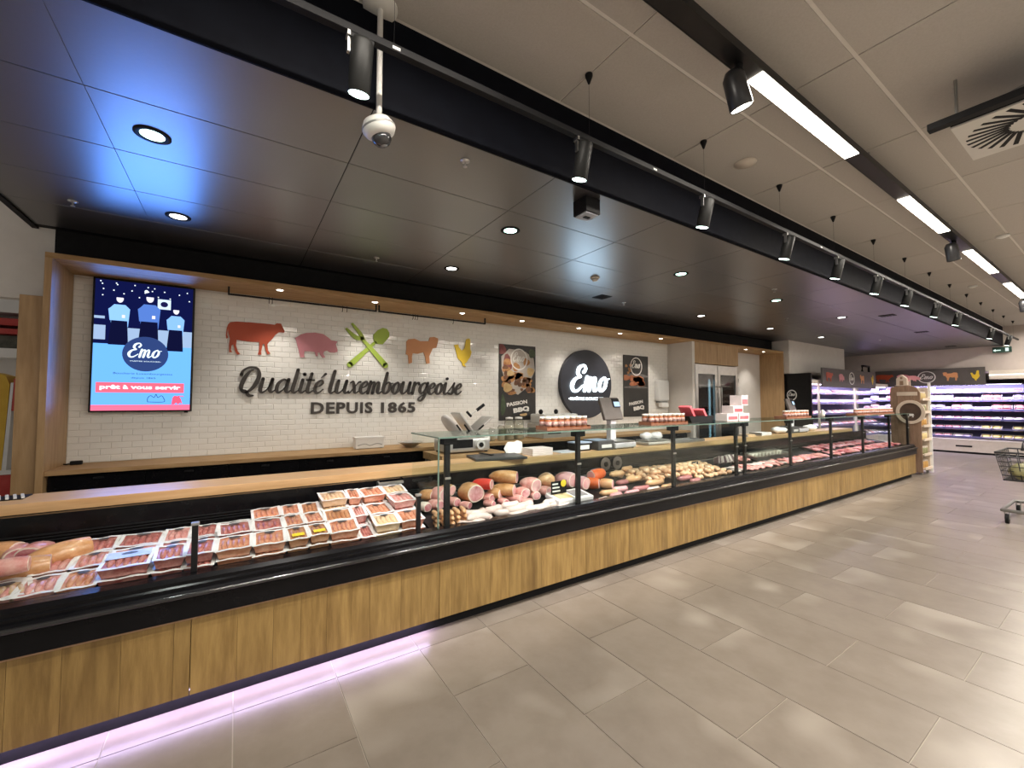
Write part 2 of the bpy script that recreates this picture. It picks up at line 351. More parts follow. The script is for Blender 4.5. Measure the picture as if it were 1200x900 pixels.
struct(MB().box((-1.50,BY,BZ-.015),(-1.46,5.25,BZ+.10)), 'trim_1', BLACKM)
# ================================================================ walls round the counter
FY = 5.22
struct(MB().box((-1.36,FY,2.80),(11.3,FY+.06,BZ+.05)), 'wall_fascia', BLACKM)
zl = ony(40,351,FY).z
struct(MB().box((-3,FY,zl),(-1.36,FY+.12,GZ)), 'wall_left', WHITEW)
wb = struct(MB().box((-1.34,5.50,0),(7.50,5.60,2.83)), 'wall_back', GROUT)
t = MB(); th, tw = .06, .15
nz = int((2.785-1.025)/th)
for r in range(nz+1):
    z0 = 1.026+r*th; z1 = min(z0+th, 2.785)-.002
    x = -1.30-(r % 2)*tw/2
    while x < 7.48:
        a, b = max(x,-1.30)+.001, min(x+tw,7.49)-.001
        if b-a > .02 and z1-z0 > .02:
            q = .005; j = random.uniform(-.0008,.0008)
            t.add([(a,5.4995,z0),(b,5.4995,z0),(b,5.4995,z1),(a,5.4995,z1),(a+q,5.4965+j,z0+q),(b-q,5.4965-j,z0+q),(b-q,5.4965-j,z1-q),(a+q,5.4965+j,z1-q)],
                  [(4,5,6,7),(0,1,5,4),(1,2,6,5),(2,3,7,6),(3,0,4,7)])
        x += tw
o = t.build('wall_tile', TILEW, wb); o['kind'] = 'stuff'
tr = struct(MB().box((-1.345,4.95,2.785),(11.30,5.5,2.83), .003), 'trim_2', OAKF)
struct(MB().box((-1.345,4.95,0),(-1.30,5.5,2.785), .003), 'trim_3', OAKV)
struct(MB().box((11.25,4.95,0),(11.30,5.5,2.785), .003), 'trim_4', OAKV)
struct(MB().box((-1.49,5.0,0),(-1.346,5.215,zl-.002), .004), 'trim_5', OAKV)
struct(MB().box((7.50,4.94,0),(7.585,5.5,2.785)), 'wall_return', WHITEW)
struct(MB().box((9.21,5.50,0),(11.3,5.6,2.785)), 'wall_back_right', WHITEW)
# bulkhead over the meat fridge, far walls
struct(MB().box((11.305,4.83,2.28),(14.7,5.5,BZ)), 'wall_box', WHITEW)
struct(MB().box((14.7,6.0,0),(17.3,6.1,BZ)).box((11.3,5.5,0),(14.7,6.0,BZ)), 'wall_rear', BEIGEW)
struct(MB().box((17.2,-4,2.42),(17.35,6.1,GZ+.1)).box((19.7,-4,0),(19.8,6.1,2.5)).box((17.35,-4,2.42),(19.7,6.1,2.50)), 'wall_far', BEIGEW)
# ================================================================ back room seen through the gap on the left
struct(MB().box((-3.2,7.2,0),(-1.3,7.3,3.6)), 'wall_store', WHITEW)
struct(MB().box((-1.40,5.60,0),(-1.30,7.2,3.0)), 'wall_store_side', WHITEW)
# ================================================================ lighting trunking on the grey ceiling (real rows of the shop)
LEDW = emis('led_white', (1,.90,.76), 14); GLOW = emis('spot_glow', (1,.95,.85), 18); GLOWG = emis('spot_glow_green', (.75,1,.88), 9)
def trunk(y, x0, x1, segs, label, power):
    t = empty('light_trunking', ((x0+x1)/2, y, 3.45), label, 'ceiling light', 'rows of ceiling light trunking')
    MB().box((x0,y-.045,3.452),(x1,y+.045,3.505)).box((x0,y-.050,3.450),(x1,y-.045,3.50)).box((x0,y+.045,3.450),(x1,y+.050,3.50)).build('channel', BLACKS, t)
    x = x0+.4
    while x < x1: MB().cyl((x,y,3.5),(x,y,3.6),.006,n=6).build('hanger', GREYM, t); x += 2.4
    for a, b in segs:
        MB().box((a,y-.044,3.446),(b,y+.044,3.4515), .002).build('led_tube', LEDW, t)
        lamp('AREA', 'led_light', ((a+b)/2,y,3.440), power, (1,.92,.82), t, shape='RECTANGLE', size=b-a, size_y=.085)
    return t
TS = [(-.2,1.2),(2.43,3.84),(5.05,6.43),(7.50,9.10),(10.1,11.75),(12.7,14.2),(15.2,16.7)]
tk = trunk(1.175, -1.0, 17.1, TS, 'black ceiling trunking with bright led tubes beside the black bulkhead', 42)
for yy, nm in ((-1.3,'second black led trunking row farther from the bulkhead'), (-3.8,'third black led trunking row farthest from the bulkhead')):
    trunk(yy, -1.0, 17.1, TS[::1], nm, 42)
# ================================================================ the counter
GLZ = 1.335
DK = lambda y: .64+(y-2.88)*.164                     # deck height
def deckpt(px, py, off=0):
    r = ray(px, py); t = (.64-2.88*.164+off-H)/(r.z-.164*r.y); return Vector((0,0,H))+r*t
LEDP = emis('led_violet', (.80,.70,1.0), 5)
JO = [-2.93,-1.55,-.17,1.21,2.59,3.97,5.35,6.73,8.11,9.49,10.87,12.0]
PROF = [(2.755,.484),(2.735,.49),(2.735,.592),(2.722,.600),(2.722,.622),(2.735,.632),(2.752,.634),(2.752,.648),(2.765,.656),(2.765,.672),(2.785,.690),(2.870,.690),(2.870,.484)]
def case(name, x0, x1, label):
    c = empty(name, ((x0+x1)/2,3.2,0), label, 'display case')
    MB().box((x0,2.83,0),(x1,3.60,.088)).build('plinth', BLACKM, c)
    for a, b in zip(JO, JO[1:]):
        if a < x0-.01 or b > x1+.01: continue
        p = MB().box((a+.001,2.772,.105),(b-.001,2.83,.484)).build('front_panel', OAK, c)
        x = a+.0015; rg = random.Random(int(a*100))
        while x < b-.002:
            wd = rg.choice([.09,.115,.14,.17,.2]); e = min(x+wd, b-.0015)
            if b-.0015-e < .05: e = b-.0015
            m = MB().box((x,2.76,.090),(e-.0008,2.773,.484), .0012); m.build('plank', OAK, p); x = e
    MB().prism(PROF, x0, x1, 'yz').build('bumper', BLACK, c)
    MB().cyl((x0,2.7235,.611),(x1,2.7235,.611),.0125,n=12).build('bumper_ridge', mat('gloss_ridge',(.012,.012,.013),.10,spec=1.0,noise=(9,(.016,.016,.017))), c)
    MB().box((x0,2.752,.476),(x1,2.764,.485)).build('shade_strip', mat('overhang_shade',(.40,.24,.14),.4,noise=(10,(.46,.28,.17))), c)  # pinkish strip coloured in for the shadow line under the bumper overhang
    MB().prism([(2.87,.60),(2.87,DK(2.88)),(3.56,DK(3.56)),(3.56,.60)], x0+.01, x1-.01, 'yz').build('deck', BLACKS, c)
    MB().box((x0+.01,3.548,DK(3.55)),(x1-.01,3.558,DK(3.55)+.012)).build('deck_rail', STEEL, c)
    MB().box((x0+.01,3.58,.10),(x1-.01,3.62,.936)).build('rear_panel', BLACK, c)
    g = MB()
    for k in range(3): g.box((x0+.03,3.572,DK(3.55)+.030+k*.018),(x1-.03,3.581,DK(3.55)+.040+k*.018), .002)
    g.build('vent_grille', BLACKM, c)
    return c
oc = case('open_chiller_case', -2.93, 1.21, 'open chilled case of wrapped meat trays with low glass and oak front')
sc = case('serve_over_case', 1.21, 12.0, 'long serve-over meat case with tall glass and oak front')
# violet light strip under the oak of the open case
MB().box((-2.9,2.790,.0985),(1.15,2.815,.104)).build('led_strip', LEDP, oc)
lamp('AREA', 'strip_light', (-.85,2.800,.096), 13, (.70,.55,1.0), oc, shape='RECTANGLE', size=4.0, size_y=.02)
MB().box((.99,3.52,DK(3.52)),(1.005,3.56,.93)).box((.99,3.50,.905),(1.20,3.53,.925)).build('divider_bracket', GREYM, oc)
# low glass of the open case
for x in (-1.50,-.17,1.08):
    p = MB().box((x-.014,2.825,.690),(x+.014,2.853,.935), .003).build('post', BLACKS, oc)
    MB().box((x-.018,2.820,.935),(x+.018,2.858,.950), .003).build('post_cap', GREYM, p)
for a, b in ((-2.8,-1.52),(-1.485,-.185),(-.155,1.065)): MB().box((a,2.837,.692),(b,2.841,.930)).build('low_pane', GLASS, oc)
# tall glass, posts and top of the served case
PX = [1.30,2.58,3.955,5.20,5.40,6.63,8.02,9.38,10.76,11.90]
for x in PX:
    p = MB().box((x-.020,2.832,.690),(x+.020,2.866,GLZ-.006), .004).build('post', BLACKS, sc)
    MB().box((x-.035,2.828,GLZ-.055),(x+.075,2.905,GLZ-.006), .006).build('bracket', BLACKM, p)
    MB().box((x-.021,2.825,1.03),(x+.021,2.834,1.045)).build('clip', STEEL, p)
ED = [1.22,2.575,3.95,5.30,6.62,8.01,9.37,10.75,11.98]
for a, b in zip(ED, ED[1:]):
    MB().box((a+.006,2.822,.692),(b-.006,2.829,GLZ-.010)).build('front_pane', GLASS, sc)
    t = MB().box((a+.004,2.812,GLZ-.006),(b-.004,3.38,GLZ+.004)).build('top_pane', glassmat('top_glass',(.78,.86,.83),.55,.10), sc)
    MB().box((a+.004,2.808,GLZ-.006),(b-.004,2.813,GLZ+.004)).build('pane_edge', GREENE, t)
MB().box((1.221,2.83,.692),(1.227,3.36,GLZ-.010)).build('end_pane', GLASS, sc)
MB().box((1.217,2.808,GLZ-.006),(1.224,3.38,GLZ+.004)).build('pane_edge', GREENE, sc)
MB().box((1.219,2.822,.692),(1.228,2.830,GLZ-.006)).build('pane_edge', GREENE, sc)
MB().box((11.972,2.83,.692),(11.978,3.36,GLZ-.010)).build('end_pane', GLASS, sc)
# warm pink case lights under the front edge of the top glass and under the worktop
PINK = (1,.84,.84)
for a, b in zip(ED, ED[1:]):
    MB().box((a+.05,3.600,.915),(b-.05,3.636,.935)).build('case_light', BLACKM, sc)
    lamp('AREA', 'case_lamp', ((a+b)/2,3.60,.912), 9, PINK, sc, target=((a+b)/2,3.30,.70), shape='RECTANGLE', size=b-a-.1, size_y=.02)
for a, b in ((-2.8,-1.5),(-1.45,-.15),(-.10,1.18)):
    MB().box((a,3.600,.915),(b,3.636,.935)).build('case_light', BLACKM, oc)
    lamp('AREA', 'case_lamp', ((a+b)/2,3.60,.912), 9, PINK, oc, target=((a+b)/2,3.20,.70), shape='RECTANGLE', size=b-a, size_y=.02)
# worktop behind the glass
wt = MB().box((-2.93,3.64,.937),(11.4,3.99,1.0), .004).build('service_worktop', BEECH)
tag(wt, 'long beech worktop running behind the meat cases', 'worktop')
sup = MB()
wtb = MB().box((-2.93,3.66,0),(11.4,3.96,.936)).build('worktop_base', BLACKM); tag(wtb, 'black cabinet base under the long beech worktop', 'cabinet')
# back bench along the tiled wall
bw = MB().box((-1.30,4.97,.985),(1.98,5.495,1.024), .003).box((1.98,4.985,.985),(7.49,5.495,1.024), .003).build('back_bench', OAKF)
tag(bw, 'oak bench top along the white tiled wall', 'worktop')
for k in range(7):
    x0 = -1.30+k*1.25
    c = empty('base_cabinet', (x0+.625,5.27,0), 'black base cabinet under the oak bench top', 'cabinet', 'black cabinets under the back bench')
    MB().box((x0+.003,5.06,.0),(x0+1.247,5.48,.98)).build('body', BLACKM, c)
    for s in (0,1):
        d = MB().box((x0+.006+s*.622,5.035,.10),(x0+.622+s*.622,5.058,.96), .002).build('door', BLACK, c)
        MB().box((x0+.28+s*.622,5.022,.93),(x0+.35+s*.622,5.034,.945)).build('handle', BLACKS, d)
# left outside: striped grill mat on the worktop
gm = empty('slatted_mat', (-1.33,3.86,1.0), 'white and black slatted mat lying at the worktop end by the oak post', 'mat')
MB().box((-1.55,3.80,1.0),(-1.08,3.96,1.006)).build('backing', BLACKM, gm)
for k in range(14): MB().obox((-1.53+k*.033,3.88,1.010), (.014,.15,.008), (0,0,.3)).build('slat', WHITEP, gm)
# ================================================================ wall art behind the counter
WY = 5.494
def wallpoly(crop, sc_, pts, Y): return [(ony(crop[0]+x/sc_, crop[1]+y/sc_, Y).x, ony(crop[0]+x/sc_, crop[1]+y/sc_, Y).z) for x,y in pts]
def disc(cx, cz, rx, rz, n=40): return [(cx+rx*math.cos(2*math.pi*i/n), cz+rz*math.sin(2*math.pi*i/n)) for i in range(n)]
COW = [(75,95),(130,90),(250,97),(380,108),(465,118),(480,105),(520,108),(530,130),(552,175),(545,187),(500,185),(470,205),(440,245),(410,275),(400,290),(405,345),(427,370),(400,378),(385,345),(372,285),(360,290),(345,350),(348,380),(315,380),(325,345),(330,270),(250,268),(180,258),(130,250),(125,300),(140,350),(160,375),(135,380),(115,350),(100,290),(85,300),(80,340),(92,358),(65,360),(62,300),(70,240),(58,190),(52,150),(47,205),(55,230),(40,240),(35,215),(42,150),(55,115)]
PIG = [(640,235),(660,225),(690,205),(740,190),(820,187),(890,200),(940,235),(960,255),(1015,265),(1000,290),(1015,335),(1015,355),(990,362),(950,360),(925,345),(895,352),(890,375),(908,405),(885,408),(862,380),(860,360),(840,365),(842,395),(825,392),(815,355),(770,350),(725,350),(720,385),(730,402),(690,405),(685,390),(675,345),(660,290),(650,250)]
GOAT = [(570,265),(590,245),(640,240),(690,262),(765,262),(775,228),(815,225),(848,238),(848,262),(832,320),(800,325),(790,350),(770,395),(775,455),(745,460),(735,400),(720,360),(670,372),(625,368),(618,400),(620,450),(590,460),(585,385),(565,375),(570,330)]
HEN = [(990,295),(1025,290),(1030,315),(1055,345),(1080,325),(1095,245),(1120,238),(1130,250),(1130,330),(1142,360),(1130,400),(1095,450),(1080,462),(1092,488),(1062,475),(1058,447),(1020,410),(1000,330)]
RED = mat('cow_red', (.42,.06,.02), .5, noise=(4,(.46,.075,.025))); PNK = mat('pig_pink', (.60,.24,.28), .5, noise=(4,(.64,.27,.31)))
GRN = mat('cutlery_green', (.36,.50,.06), .5, noise=(4,(.40,.54,.08))); ORG = mat('lamb_orange', (.62,.28,.12), .5, noise=(4,(.66,.31,.14)))
YEL = mat('hen_yellow', (.75,.52,.03), .5, noise=(4,(.80,.57,.05))); INK = mat('dark_lettering', (.035,.028,.024), .45, noise=(6,(.045,.037,.032)))
for nm, pts, cr, m, lb in (('cow_silhouette',COW,(260,365),RED,'red cow silhouette cut-out on the white tiled wall'),('pig_silhouette',PIG,(260,365),PNK,'pink pig silhouette cut-out on the white tiled wall'),
        ('lamb_silhouette',GOAT,(400,365),ORG,'light orange lamb silhouette cut-out on the white tiled wall'),('hen_silhouette',HEN,(400,365),YEL,'yellow hen silhouette cut-out on the white tiled wall')):
    o = MB().prism(wallpoly(cr,7.5,pts,WY), WY-.012, WY).build(nm, m); tag(o, lb, 'wall decal')
cr = lambda p: wallpoly((400,365),7.5,p,WY)
def strokes(mb, lst, y0, y1):
    for pts in lst:
        q = cr([(a,b) for a,b,_ in pts]); mb.ribbon([(u,v,wd/7.5*.0112) for (u,v),(_,_,wd) in zip(q,pts)], y0, y1)
    return mb
fk = empty('crossed_cutlery', (1.39,WY,2.02), 'green crossed fork and spoon cut-out on the white tiled wall', 'wall decal')
strokes(MB(), [[(75,468,48),(170,385,40),(300,268,22)]], WY-.012, WY).prism(cr([(280,205),(320,165),(362,145),(400,155),(420,190),(418,225),(362,290),(315,285),(282,258)]), WY-.012, WY).build('spoon', GRN, fk)
strokes(MB(), [[(385,475,48),(290,365,40),(180,240,24)],[(180,240,30),(120,225,34),(45,155,20)],[(185,240,34),(160,190,30),(96,112,20)]], WY-.018, WY-.006).build('fork', GRN, fk)
# lettering
wl = empty('script_lettering', (1.39,WY,1.69), 'dark raised script lettering Qualité luxembourgeoise on the tiled wall', 'lettering')
ls, xe = script('Qualité luxembourgeoise', 0, 0, 1, 1, 0, 1)
SX = 2.74/(xe+.15)
ls, xe = script('Qualité luxembourgeoise', -.01, 1.695, SX, .155, WY-.022, WY)
for m in ls: m.build('letter', INK, wl)
dl = empty('block_lettering', (1.385,WY,1.44), 'dark raised block lettering DEPUIS 1865 under the script lettering', 'lettering')
text('DEPUIS', .2, INK, dl, (1.10,WY-.008,1.445), fit=(.72,.143), bold=.006, depth=.016, space=1.12); text('1865', .2, INK, dl, (1.80,WY-.008,1.445), fit=(.46,.143), bold=.006, depth=.016, space=1.12)
# round light-up shop sign
SIGN = mat('sign_charcoal', (.030,.032,.045), .45, noise=(8,(.036,.038,.052))); LETW = emis('sign_letters', (.82,.95,1.0), 4.5)
sg = empty('round_sign', (5.14,5.44,1.30), 'round charcoal sign with glowing white script Emo on the tiled wall', 'sign')
MB().prism(disc(5.14,1.90,.60,.60,56), 5.42, 5.494).build('disc', SIGN, sg)
ls, xe = script('Emo', 0, 0, 1, 1, 0, 1); sx = .90/(xe+.1)
ls, xe = script('Emo', 4.72, 1.77, sx, .255, 5.39, 5.42, fatten=.84)
for m in ls: m.build('letter', LETW, sg)
text('•MAÎTRE BOUCHER•', .1, emis('sign_small',(.85,.95,1),3), sg, (5.15,5.417,1.615), fit=(.88,.065), bold=.003, depth=.006)
lamp('AREA', 'sign_glow', (5.14,5.385,1.97), 6, (.45,.72,1.0), sg, target=(5.14,3,1.97), shape='RECTANGLE', size=.9, size_y=.4, spread=R(130))
# posters
def poster(x0, x1, z0, z1, label, kind):
    p = empty('poster', ((x0+x1)/2,5.49,z0), label, 'poster'); W_, H_ = x1-x0, z1-z0; cx = (x0+x1)/2
    MB().box((x0,5.482,z0),(x1,5.494,z1)).build('board', mat('poster_black',(.018,.017,.016),.4,noise=(5,(.035,.03,.026))), p)
    rg = random.Random(kind); lay = [0]
    def blobs(name, lst, m):
        lay[0] += 1; mb = MB()
        for (u,v,ru,rv) in lst:
            a = rg.uniform(0,3); q = []
            for i in range(12):
                t = 6.283*i/12; k = 1+.12*math.sin(3*t+a)
                q.append((min(x1-.003,max(x0+.003,x0+u*W_+ru*W_*k*math.cos(t))), min(z1-.003,max(z0+.003,z1-v*H_+rv*H_*k*math.sin(t)))))
            mb.prism(q, 5.482-.0006*lay[0], 5.482)
        o = mb.build(name, m, p); o['kind'] = 'stuff'; return o
    if kind == 1:
        blobs('plate', [(.5,.33,.46,.30)], mat('poster_plate',(.42,.37,.32),.5,noise=(9,(.52,.47,.42))))
        blobs('printed_food', [(.07,.07,.11,.07),(.22,.25,.12,.12),(.2,.5,.1,.1)], mat('poster_wine',(.16,.03,.03),.5,noise=(12,(.25,.08,.07))))
        blobs('printed_food', [(rg.uniform(.15,.92),rg.uniform(.22,.66),rg.uniform(.06,.13),rg.uniform(.03,.06)) for _ in range(20)], mat('poster_roast',(.30,.12,.03),.5,noise=(14,(.52,.26,.10))))
        blobs('printed_food', [(rg.uniform(.15,.9),rg.uniform(.3,.66),rg.uniform(.04,.09),rg.uniform(.02,.045)) for _ in range(16)], mat('poster_dark',(.10,.04,.02),.5,noise=(14,(.2,.09,.04))))
        blobs('printed_food', [(.22,.57,.12,.06),(.85,.35,.10,.06),(.3,.38,.10,.04),(.65,.92,.1,.03)], mat('poster_cream',(.50,.32,.13),.5,noise=(12,(.62,.45,.22))))
        blobs('printed_food', [(.1,.8,.06,.14),(.9,.1,.1,.06)], mat('poster_green',(.03,.05,.02),.5,noise=(14,(.06,.09,.04))))
        lr, lz = .235*W_, .125*H_; lc = (x0+.53*W_, z1-.19*H_)
    else:
        blobs('printed_food', [(.5,.33,.5,.035),(.5,.52,.5,.02)], mat('poster_grill',(.12,.11,.10),.5,noise=(12,(.2,.19,.18))))
        blobs('printed_food', [(rg.uniform(.05,.95),rg.uniform(.36,.47),rg.uniform(.08,.16),rg.uniform(.03,.05)) for _ in range(12)], mat('poster_ember',(.36,.09,.03),.5,noise=(14,(.55,.22,.10))))
        blobs('printed_food', [(rg.uniform(.05,.3),rg.uniform(.12,.3),rg.uniform(.03,.06),rg.uniform(.02,.04)) for _ in range(6)], mat('poster_roast',(.4,.2,.08)))
        lr, lz = .24*W_, .125*H_; lc = (x0+.5*W_, z1-.18*H_)
    PW = mat('poster_white',(.72,.70,.66),.5,noise=(9,(.76,.74,.70))); yk = 5.4775
    ring = MB(); n = 40; vs = []
    for k in (1.0,.88):
        vs += [(lc[0]+lr*k*math.cos(6.2832*i/n), yk, lc[1]+lr*1.05*k*math.sin(6.2832*i/n)) for i in range(n)]
    ring.add(vs, [(i,(i+1)%n,n+(i+1)%n,n+i) for i in range(n)]); ring.build('printed_ring', PW, p)
    l2, e2 = script('Emo', 0,0,1,1,0,1); s2 = lr*1.45/(e2+.2)
    l2, e2 = script('Emo', lc[0]-lr*.76, lc[1]-.03, s2, s2, yk-.0005, yk+.001)
    for m in l2: m.build('printed_letter', PW, p)
    rot = (math.pi/2, -R(8), 0)
    text('PASSION', .1, PW, p, (cx-.02*W_, yk, z1-.80*H_), rot, fit=(.56*W_,.06), bold=.004, depth=.001, name='printed_word')
    MB().obox((cx+.10*W_, 5.4795, z1-.865*H_), (.52*W_,.002,.105*H_), (0,-R(8),0)).build('printed_patch', mat('poster_patch',(.012,.012,.012),.5,noise=(9,(.02,.02,.02))), p)
    text('BBQ', .1, PW, p, (cx+.10*W_, yk-.001, z1-.90*H_), rot, fit=(.44*W_,.088), bold=.006, depth=.001, name='printed_word')
poster(3.365, 4.06, 1.30, 2.485, 'grilled food poster reading PASSION BBQ beside the round sign, over the glass jars', 1)
poster(6.14, 6.85, 1.30, 2.485, 'black barbecue poster reading PASSION BBQ between the round sign and fridge', 2)
# ---------------------------------------------------------------- portrait screen
tv = empty('wall_screen', (-.77,5.45,1.494), 'portrait advertising screen with a round logo and butchers on the tiled wall', 'screen')
X0, X1, Z0, Z1 = -1.153, -.386, 1.494, 2.772
MB().box((X0,5.425,Z0),(X1,5.475,Z1), .004).build('housing', BLACKS, tv)
MB().box((X0+.2,5.475,1.9),(X1-.2,5.495,2.4)).build('wall_mount', BLACKM, tv)
MB().box((X1-.06,5.42,Z0-.012),(X1-.03,5.45,Z0)).build('sensor', BLACKM, tv)
TX0, TX1, TZ0, TZ1 = X0+.016, X1-.016, Z0+.016, Z1-.014; TW, THh = TX1-TX0, TZ1-TZ0
S = lambda u, v: (TX0+u*TW, TZ1-v*THh)
ES = 1.25
def scr(name, polys, col, lay, s=ES):
    mb = MB()
    for pl in polys: mb.prism([S(*q) for q in pl], 5.425-.0007*lay, 5.4248)
    return mb.build(name, emis('screen_%s_%d' % ('%02d%02d%02d' % tuple(int(c*99) for c in col), int(s*100)), col, s), tv)
def rc(u0,v0,u1,v1): return [(u0,v0),(u1,v0),(u1,v1),(u0,v1)]
def el(u,v,ru,rv,n=20): return [(u+ru*math.cos(6.2832*i/n), v+rv*math.sin(6.2832*i/n)) for i in range(n)]
scr('picture', [rc(0,0,1,.49)], (.004,.006,.05), 1)
scr('picture', [rc(0,.49,1,.957)], (.14,.42,1.0), 1)
scr('picture_band', [rc(0,.957,1,1)], (.95,.16,.28), 1)
for q_ in (rc(.0,.35,.11,.46),rc(.30,.36,.45,.48),rc(.62,.36,1,.49),rc(.0,.28,.10,.30)): scr('picture', [q_], (.30,.42,.62), 2)
scr('picture', [rc(.62,.11,.76,.19)], (.6,.75,.95), 2); scr('picture', [el(.69,.15,.04,.022)], (.01,.01,.06), 3)
scr('picture', [el(random.uniform(.03,.97),random.uniform(.01,.12),.008,.005,8) for _ in range(22)] + [el(.5,.06,.02,.012)], (.8,.9,1), 2)
def figure(u, v, s, shirt, lay):
    q = lambda pts: [(u+a*s, v+b*s) for a,b in pts]
    scr('picture_person', [q([(-.10,.34),(-.12,.16),(-.07,.12),(.07,.12),(.13,.16),(.11,.34)]), q([(-.14,.17),(-.09,.14),(-.04,.25),(.10,.23),(.10,.27),(-.12,.28)])], shirt, lay)
    scr('picture_person', [q([(-.10,.28),(.10,.28),(.12,.52),(-.13,.52)])], (.004,.005,.03), lay+1)
    scr('picture_person', [[(u+a*s, v+.06*s+b*s) for a,b in [(.045*math.cos(6.2832*i/16), .040*math.sin(6.2832*i/16)) for i in range(16)]], q([(.03,.25),(.07,.25),(.07,.22),(.03,.22)])], (.75,.72,.85), lay+1)
    scr('picture_person', [q([(-.05,.05),(-.04,.015),(.04,.015),(.05,.05)])], (.01,.01,.05), lay+2)
figure(.24,.09,.78,(.25,.50,.95),4); figure(.82,.15,.72,(.22,.45,.90),4); figure(.54,.06,.86,(.08,.18,.55),7)
scr('picture_logo', [el(.515,.558,.235,.137,40)], (.025,.05,.17), 11)
l2, e2 = script('Emo',0,0,1,1,0,1); s2 = .245/(e2+.2); c0 = S(.515,.575)
l2, e2 = script('Emo', c0[0]-.14, c0[1]-.012, s2*1.05, s2*.95, 5.4160, 5.4170)
for m in l2: m.build('picture_letter', emis('screen_white',(.75,.90,1),1.3), tv)
SW = emis('screen_white',(.75,.90,1),1.3); SD = emis('screen_dark',(.02,.05,.16),1.0)
text('•MAÎTRE BOUCHER•', .02, SW, tv, (S(.515,.62)[0],5.4165,S(.515,.62)[1]), fit=(.235,.013), depth=.0005, name='picture_letter')
text('Boucherie Luxembourgeoise', .02, SD, tv, (S(.5,.725)[0],5.4235,S(.5,.725)[1]), fit=(.44,.024), depth=.0005, name='picture_letter')
text('depuis 1865', .02, SD, tv, (S(.5,.757)[0],5.4235,S(.5,.757)[1]), fit=(.18,.022), depth=.0005, name='picture_letter')
scr('picture_band', [rc(.04,.785,.93,.862)], (.95,.13,.20), 3)
text('prêt à vous servir', .05, SW, tv, (S(.485,.845)[0],5.4220,S(.485,.845)[1]), fit=(.60,.052), bold=.002, depth=.0005, name='picture_letter')
cw = [(.55,.935),(.55,.905),(.58,.885),(.615,.9),(.635,.875),(.655,.9),(.69,.885),(.715,.905),(.715,.935)]
mb = MB(); mb.ribbon([(*S(*p),.005) for p in cw+[cw[0]]], 5.4230, 5.4240); mb.build('picture_crown', SD, tv)
scr('picture_emblem', [[(.80,.955),(.81,.90),(.83,.885),(.88,.89),(.90,.91),(.92,.955),(.90,.94),(.87,.955),(.85,.94),(.83,.955)],rc(.87,.885,.93,.892)], (.95,.10,.18), 3)
lamp('AREA', 'screen_glow', (-.77,5.415,2.13), 8.5, (.10,.30,1.0), tv, target=(-.77,3,2.13), shape='RECTANGLE', size=.72, size_y=1.22, spread=R(85))
# ---------------------------------------------------------------- rails under the soffit
def rail(xa, xb, hooks, label):
    t = empty('meat_rail', ((xa+xb)/2,5.2,2.70), label, 'rail', 'black hanging rails under the oak soffit')
    MB().box((xa,5.19,2.698),(xb,5.21,2.716), .003).build('bar', BLACKM, t)
    for x in (xa+.008, xb-.008): MB().box((x-.008,5.192,2.716),(x+.008,5.208,2.785)).build('bracket', BLACKM, t)
    for x in hooks: MB().tube([(x,5.2,2.722),(x,5.185,2.716),(x,5.184,2.695),(x,5.186,2.665),(x,5.20,2.655),(x,5.212,2.664)], .0035, 6).build('hook', BLACKM, t)
rail(-.10,1.42,(.27,.30,1.02,1.07),'black rail with hooks hanging over the cow and pig cut-outs'); rail(1.44,2.96,(1.88,1.91,1.94,2.45),'black rail with hooks hanging over the lamb and hen cut-outs')
# soffit downlights
for i, x in enumerate((.36,1.36,2.52,3.50,4.62,5.59,6.70,9.75,10.55)):
    t = empty('soffit_downlight', (x,5.06,2.785), 'small round downlight in the oak soffit over the tiled wall' if x < 7 else 'small round downlight in the oak soffit beside the fridge', 'ceiling light', 'downlights in the oak soffit')
    MB().lathe([(.042,2.785),(.042,2.781),(.034,2.780),(.030,2.783)], 18, (x,5.06,0)).build('ring', STEEL, t)
    MB().lathe([(0,2.7822),(.030,2.7822)], 16, (x,5.06,0)).build('lens', GLOW, t)
    lamp('SPOT', 'soffit_lamp', (x,5.06,2.775), 38, (1,.93,.84), t, target=(x,5.22,1.0), spot_size=R(95), spot_blend=.8, shadow_soft_size=.03)
# ---------------------------------------------------------------- fridge column
fr = empty('upright_fridge', (8.39,5.2,0), 'stainless double glass door fridge under an oak cupboard', 'fridge')
MB().box((7.60,5.0,.0),(9.20,5.48,.12)).build('plinth', BLACKM, fr)
MB().box((7.60,5.46,.12),(9.20,5.49,2.35)).box((7.60,5.0,.12),(7.63,5.47,2.35)).box((9.17,5.0,.12),(9.20,5.47,2.35)).box((7.60,5.0,2.31),(9.20,5.47,2.35)).build('body', STEEL, fr)
MB().box((7.635,5.44,.14),(9.165,5.455,2.30)).build('liner', mat('fridge_liner',(.05,.05,.055),.4,noise=(10,(.07,.07,.075))), fr)
for k in range(5): MB().box((7.64,5.08,.5+k*.35),(9.16,5.43,.515+k*.35)).build('shelf', GREYM, fr)
for s, a, b in ((0,7.62,8.39),(1,8.41,9.18)):
    d = MB().box((a,4.95,.13),(a+.09,4.995,2.33),.003).box((b-.09,4.95,.13),(b,4.995,2.33),.003).box((a+.09,4.95,2.15),(b-.09,4.995,2.33),.003).box((a+.09,4.95,.13),(b-.09,4.995,.30),.003).build('door', STEEL, fr)
    MB().box((a+.09,4.968,.30),(b-.09,4.974,2.15)).build('door_pane', glassmat('fridge_glass',(.40,.42,.45),.6,.2), d)
    hx = b-.05 if s == 0 else a+.05
    MB().tube([(hx,4.95,1.90),(hx,4.91,1.88),(hx,4.91,1.25),(hx,4.95,1.23)], .014, 8).build('handle', STEEL, d)
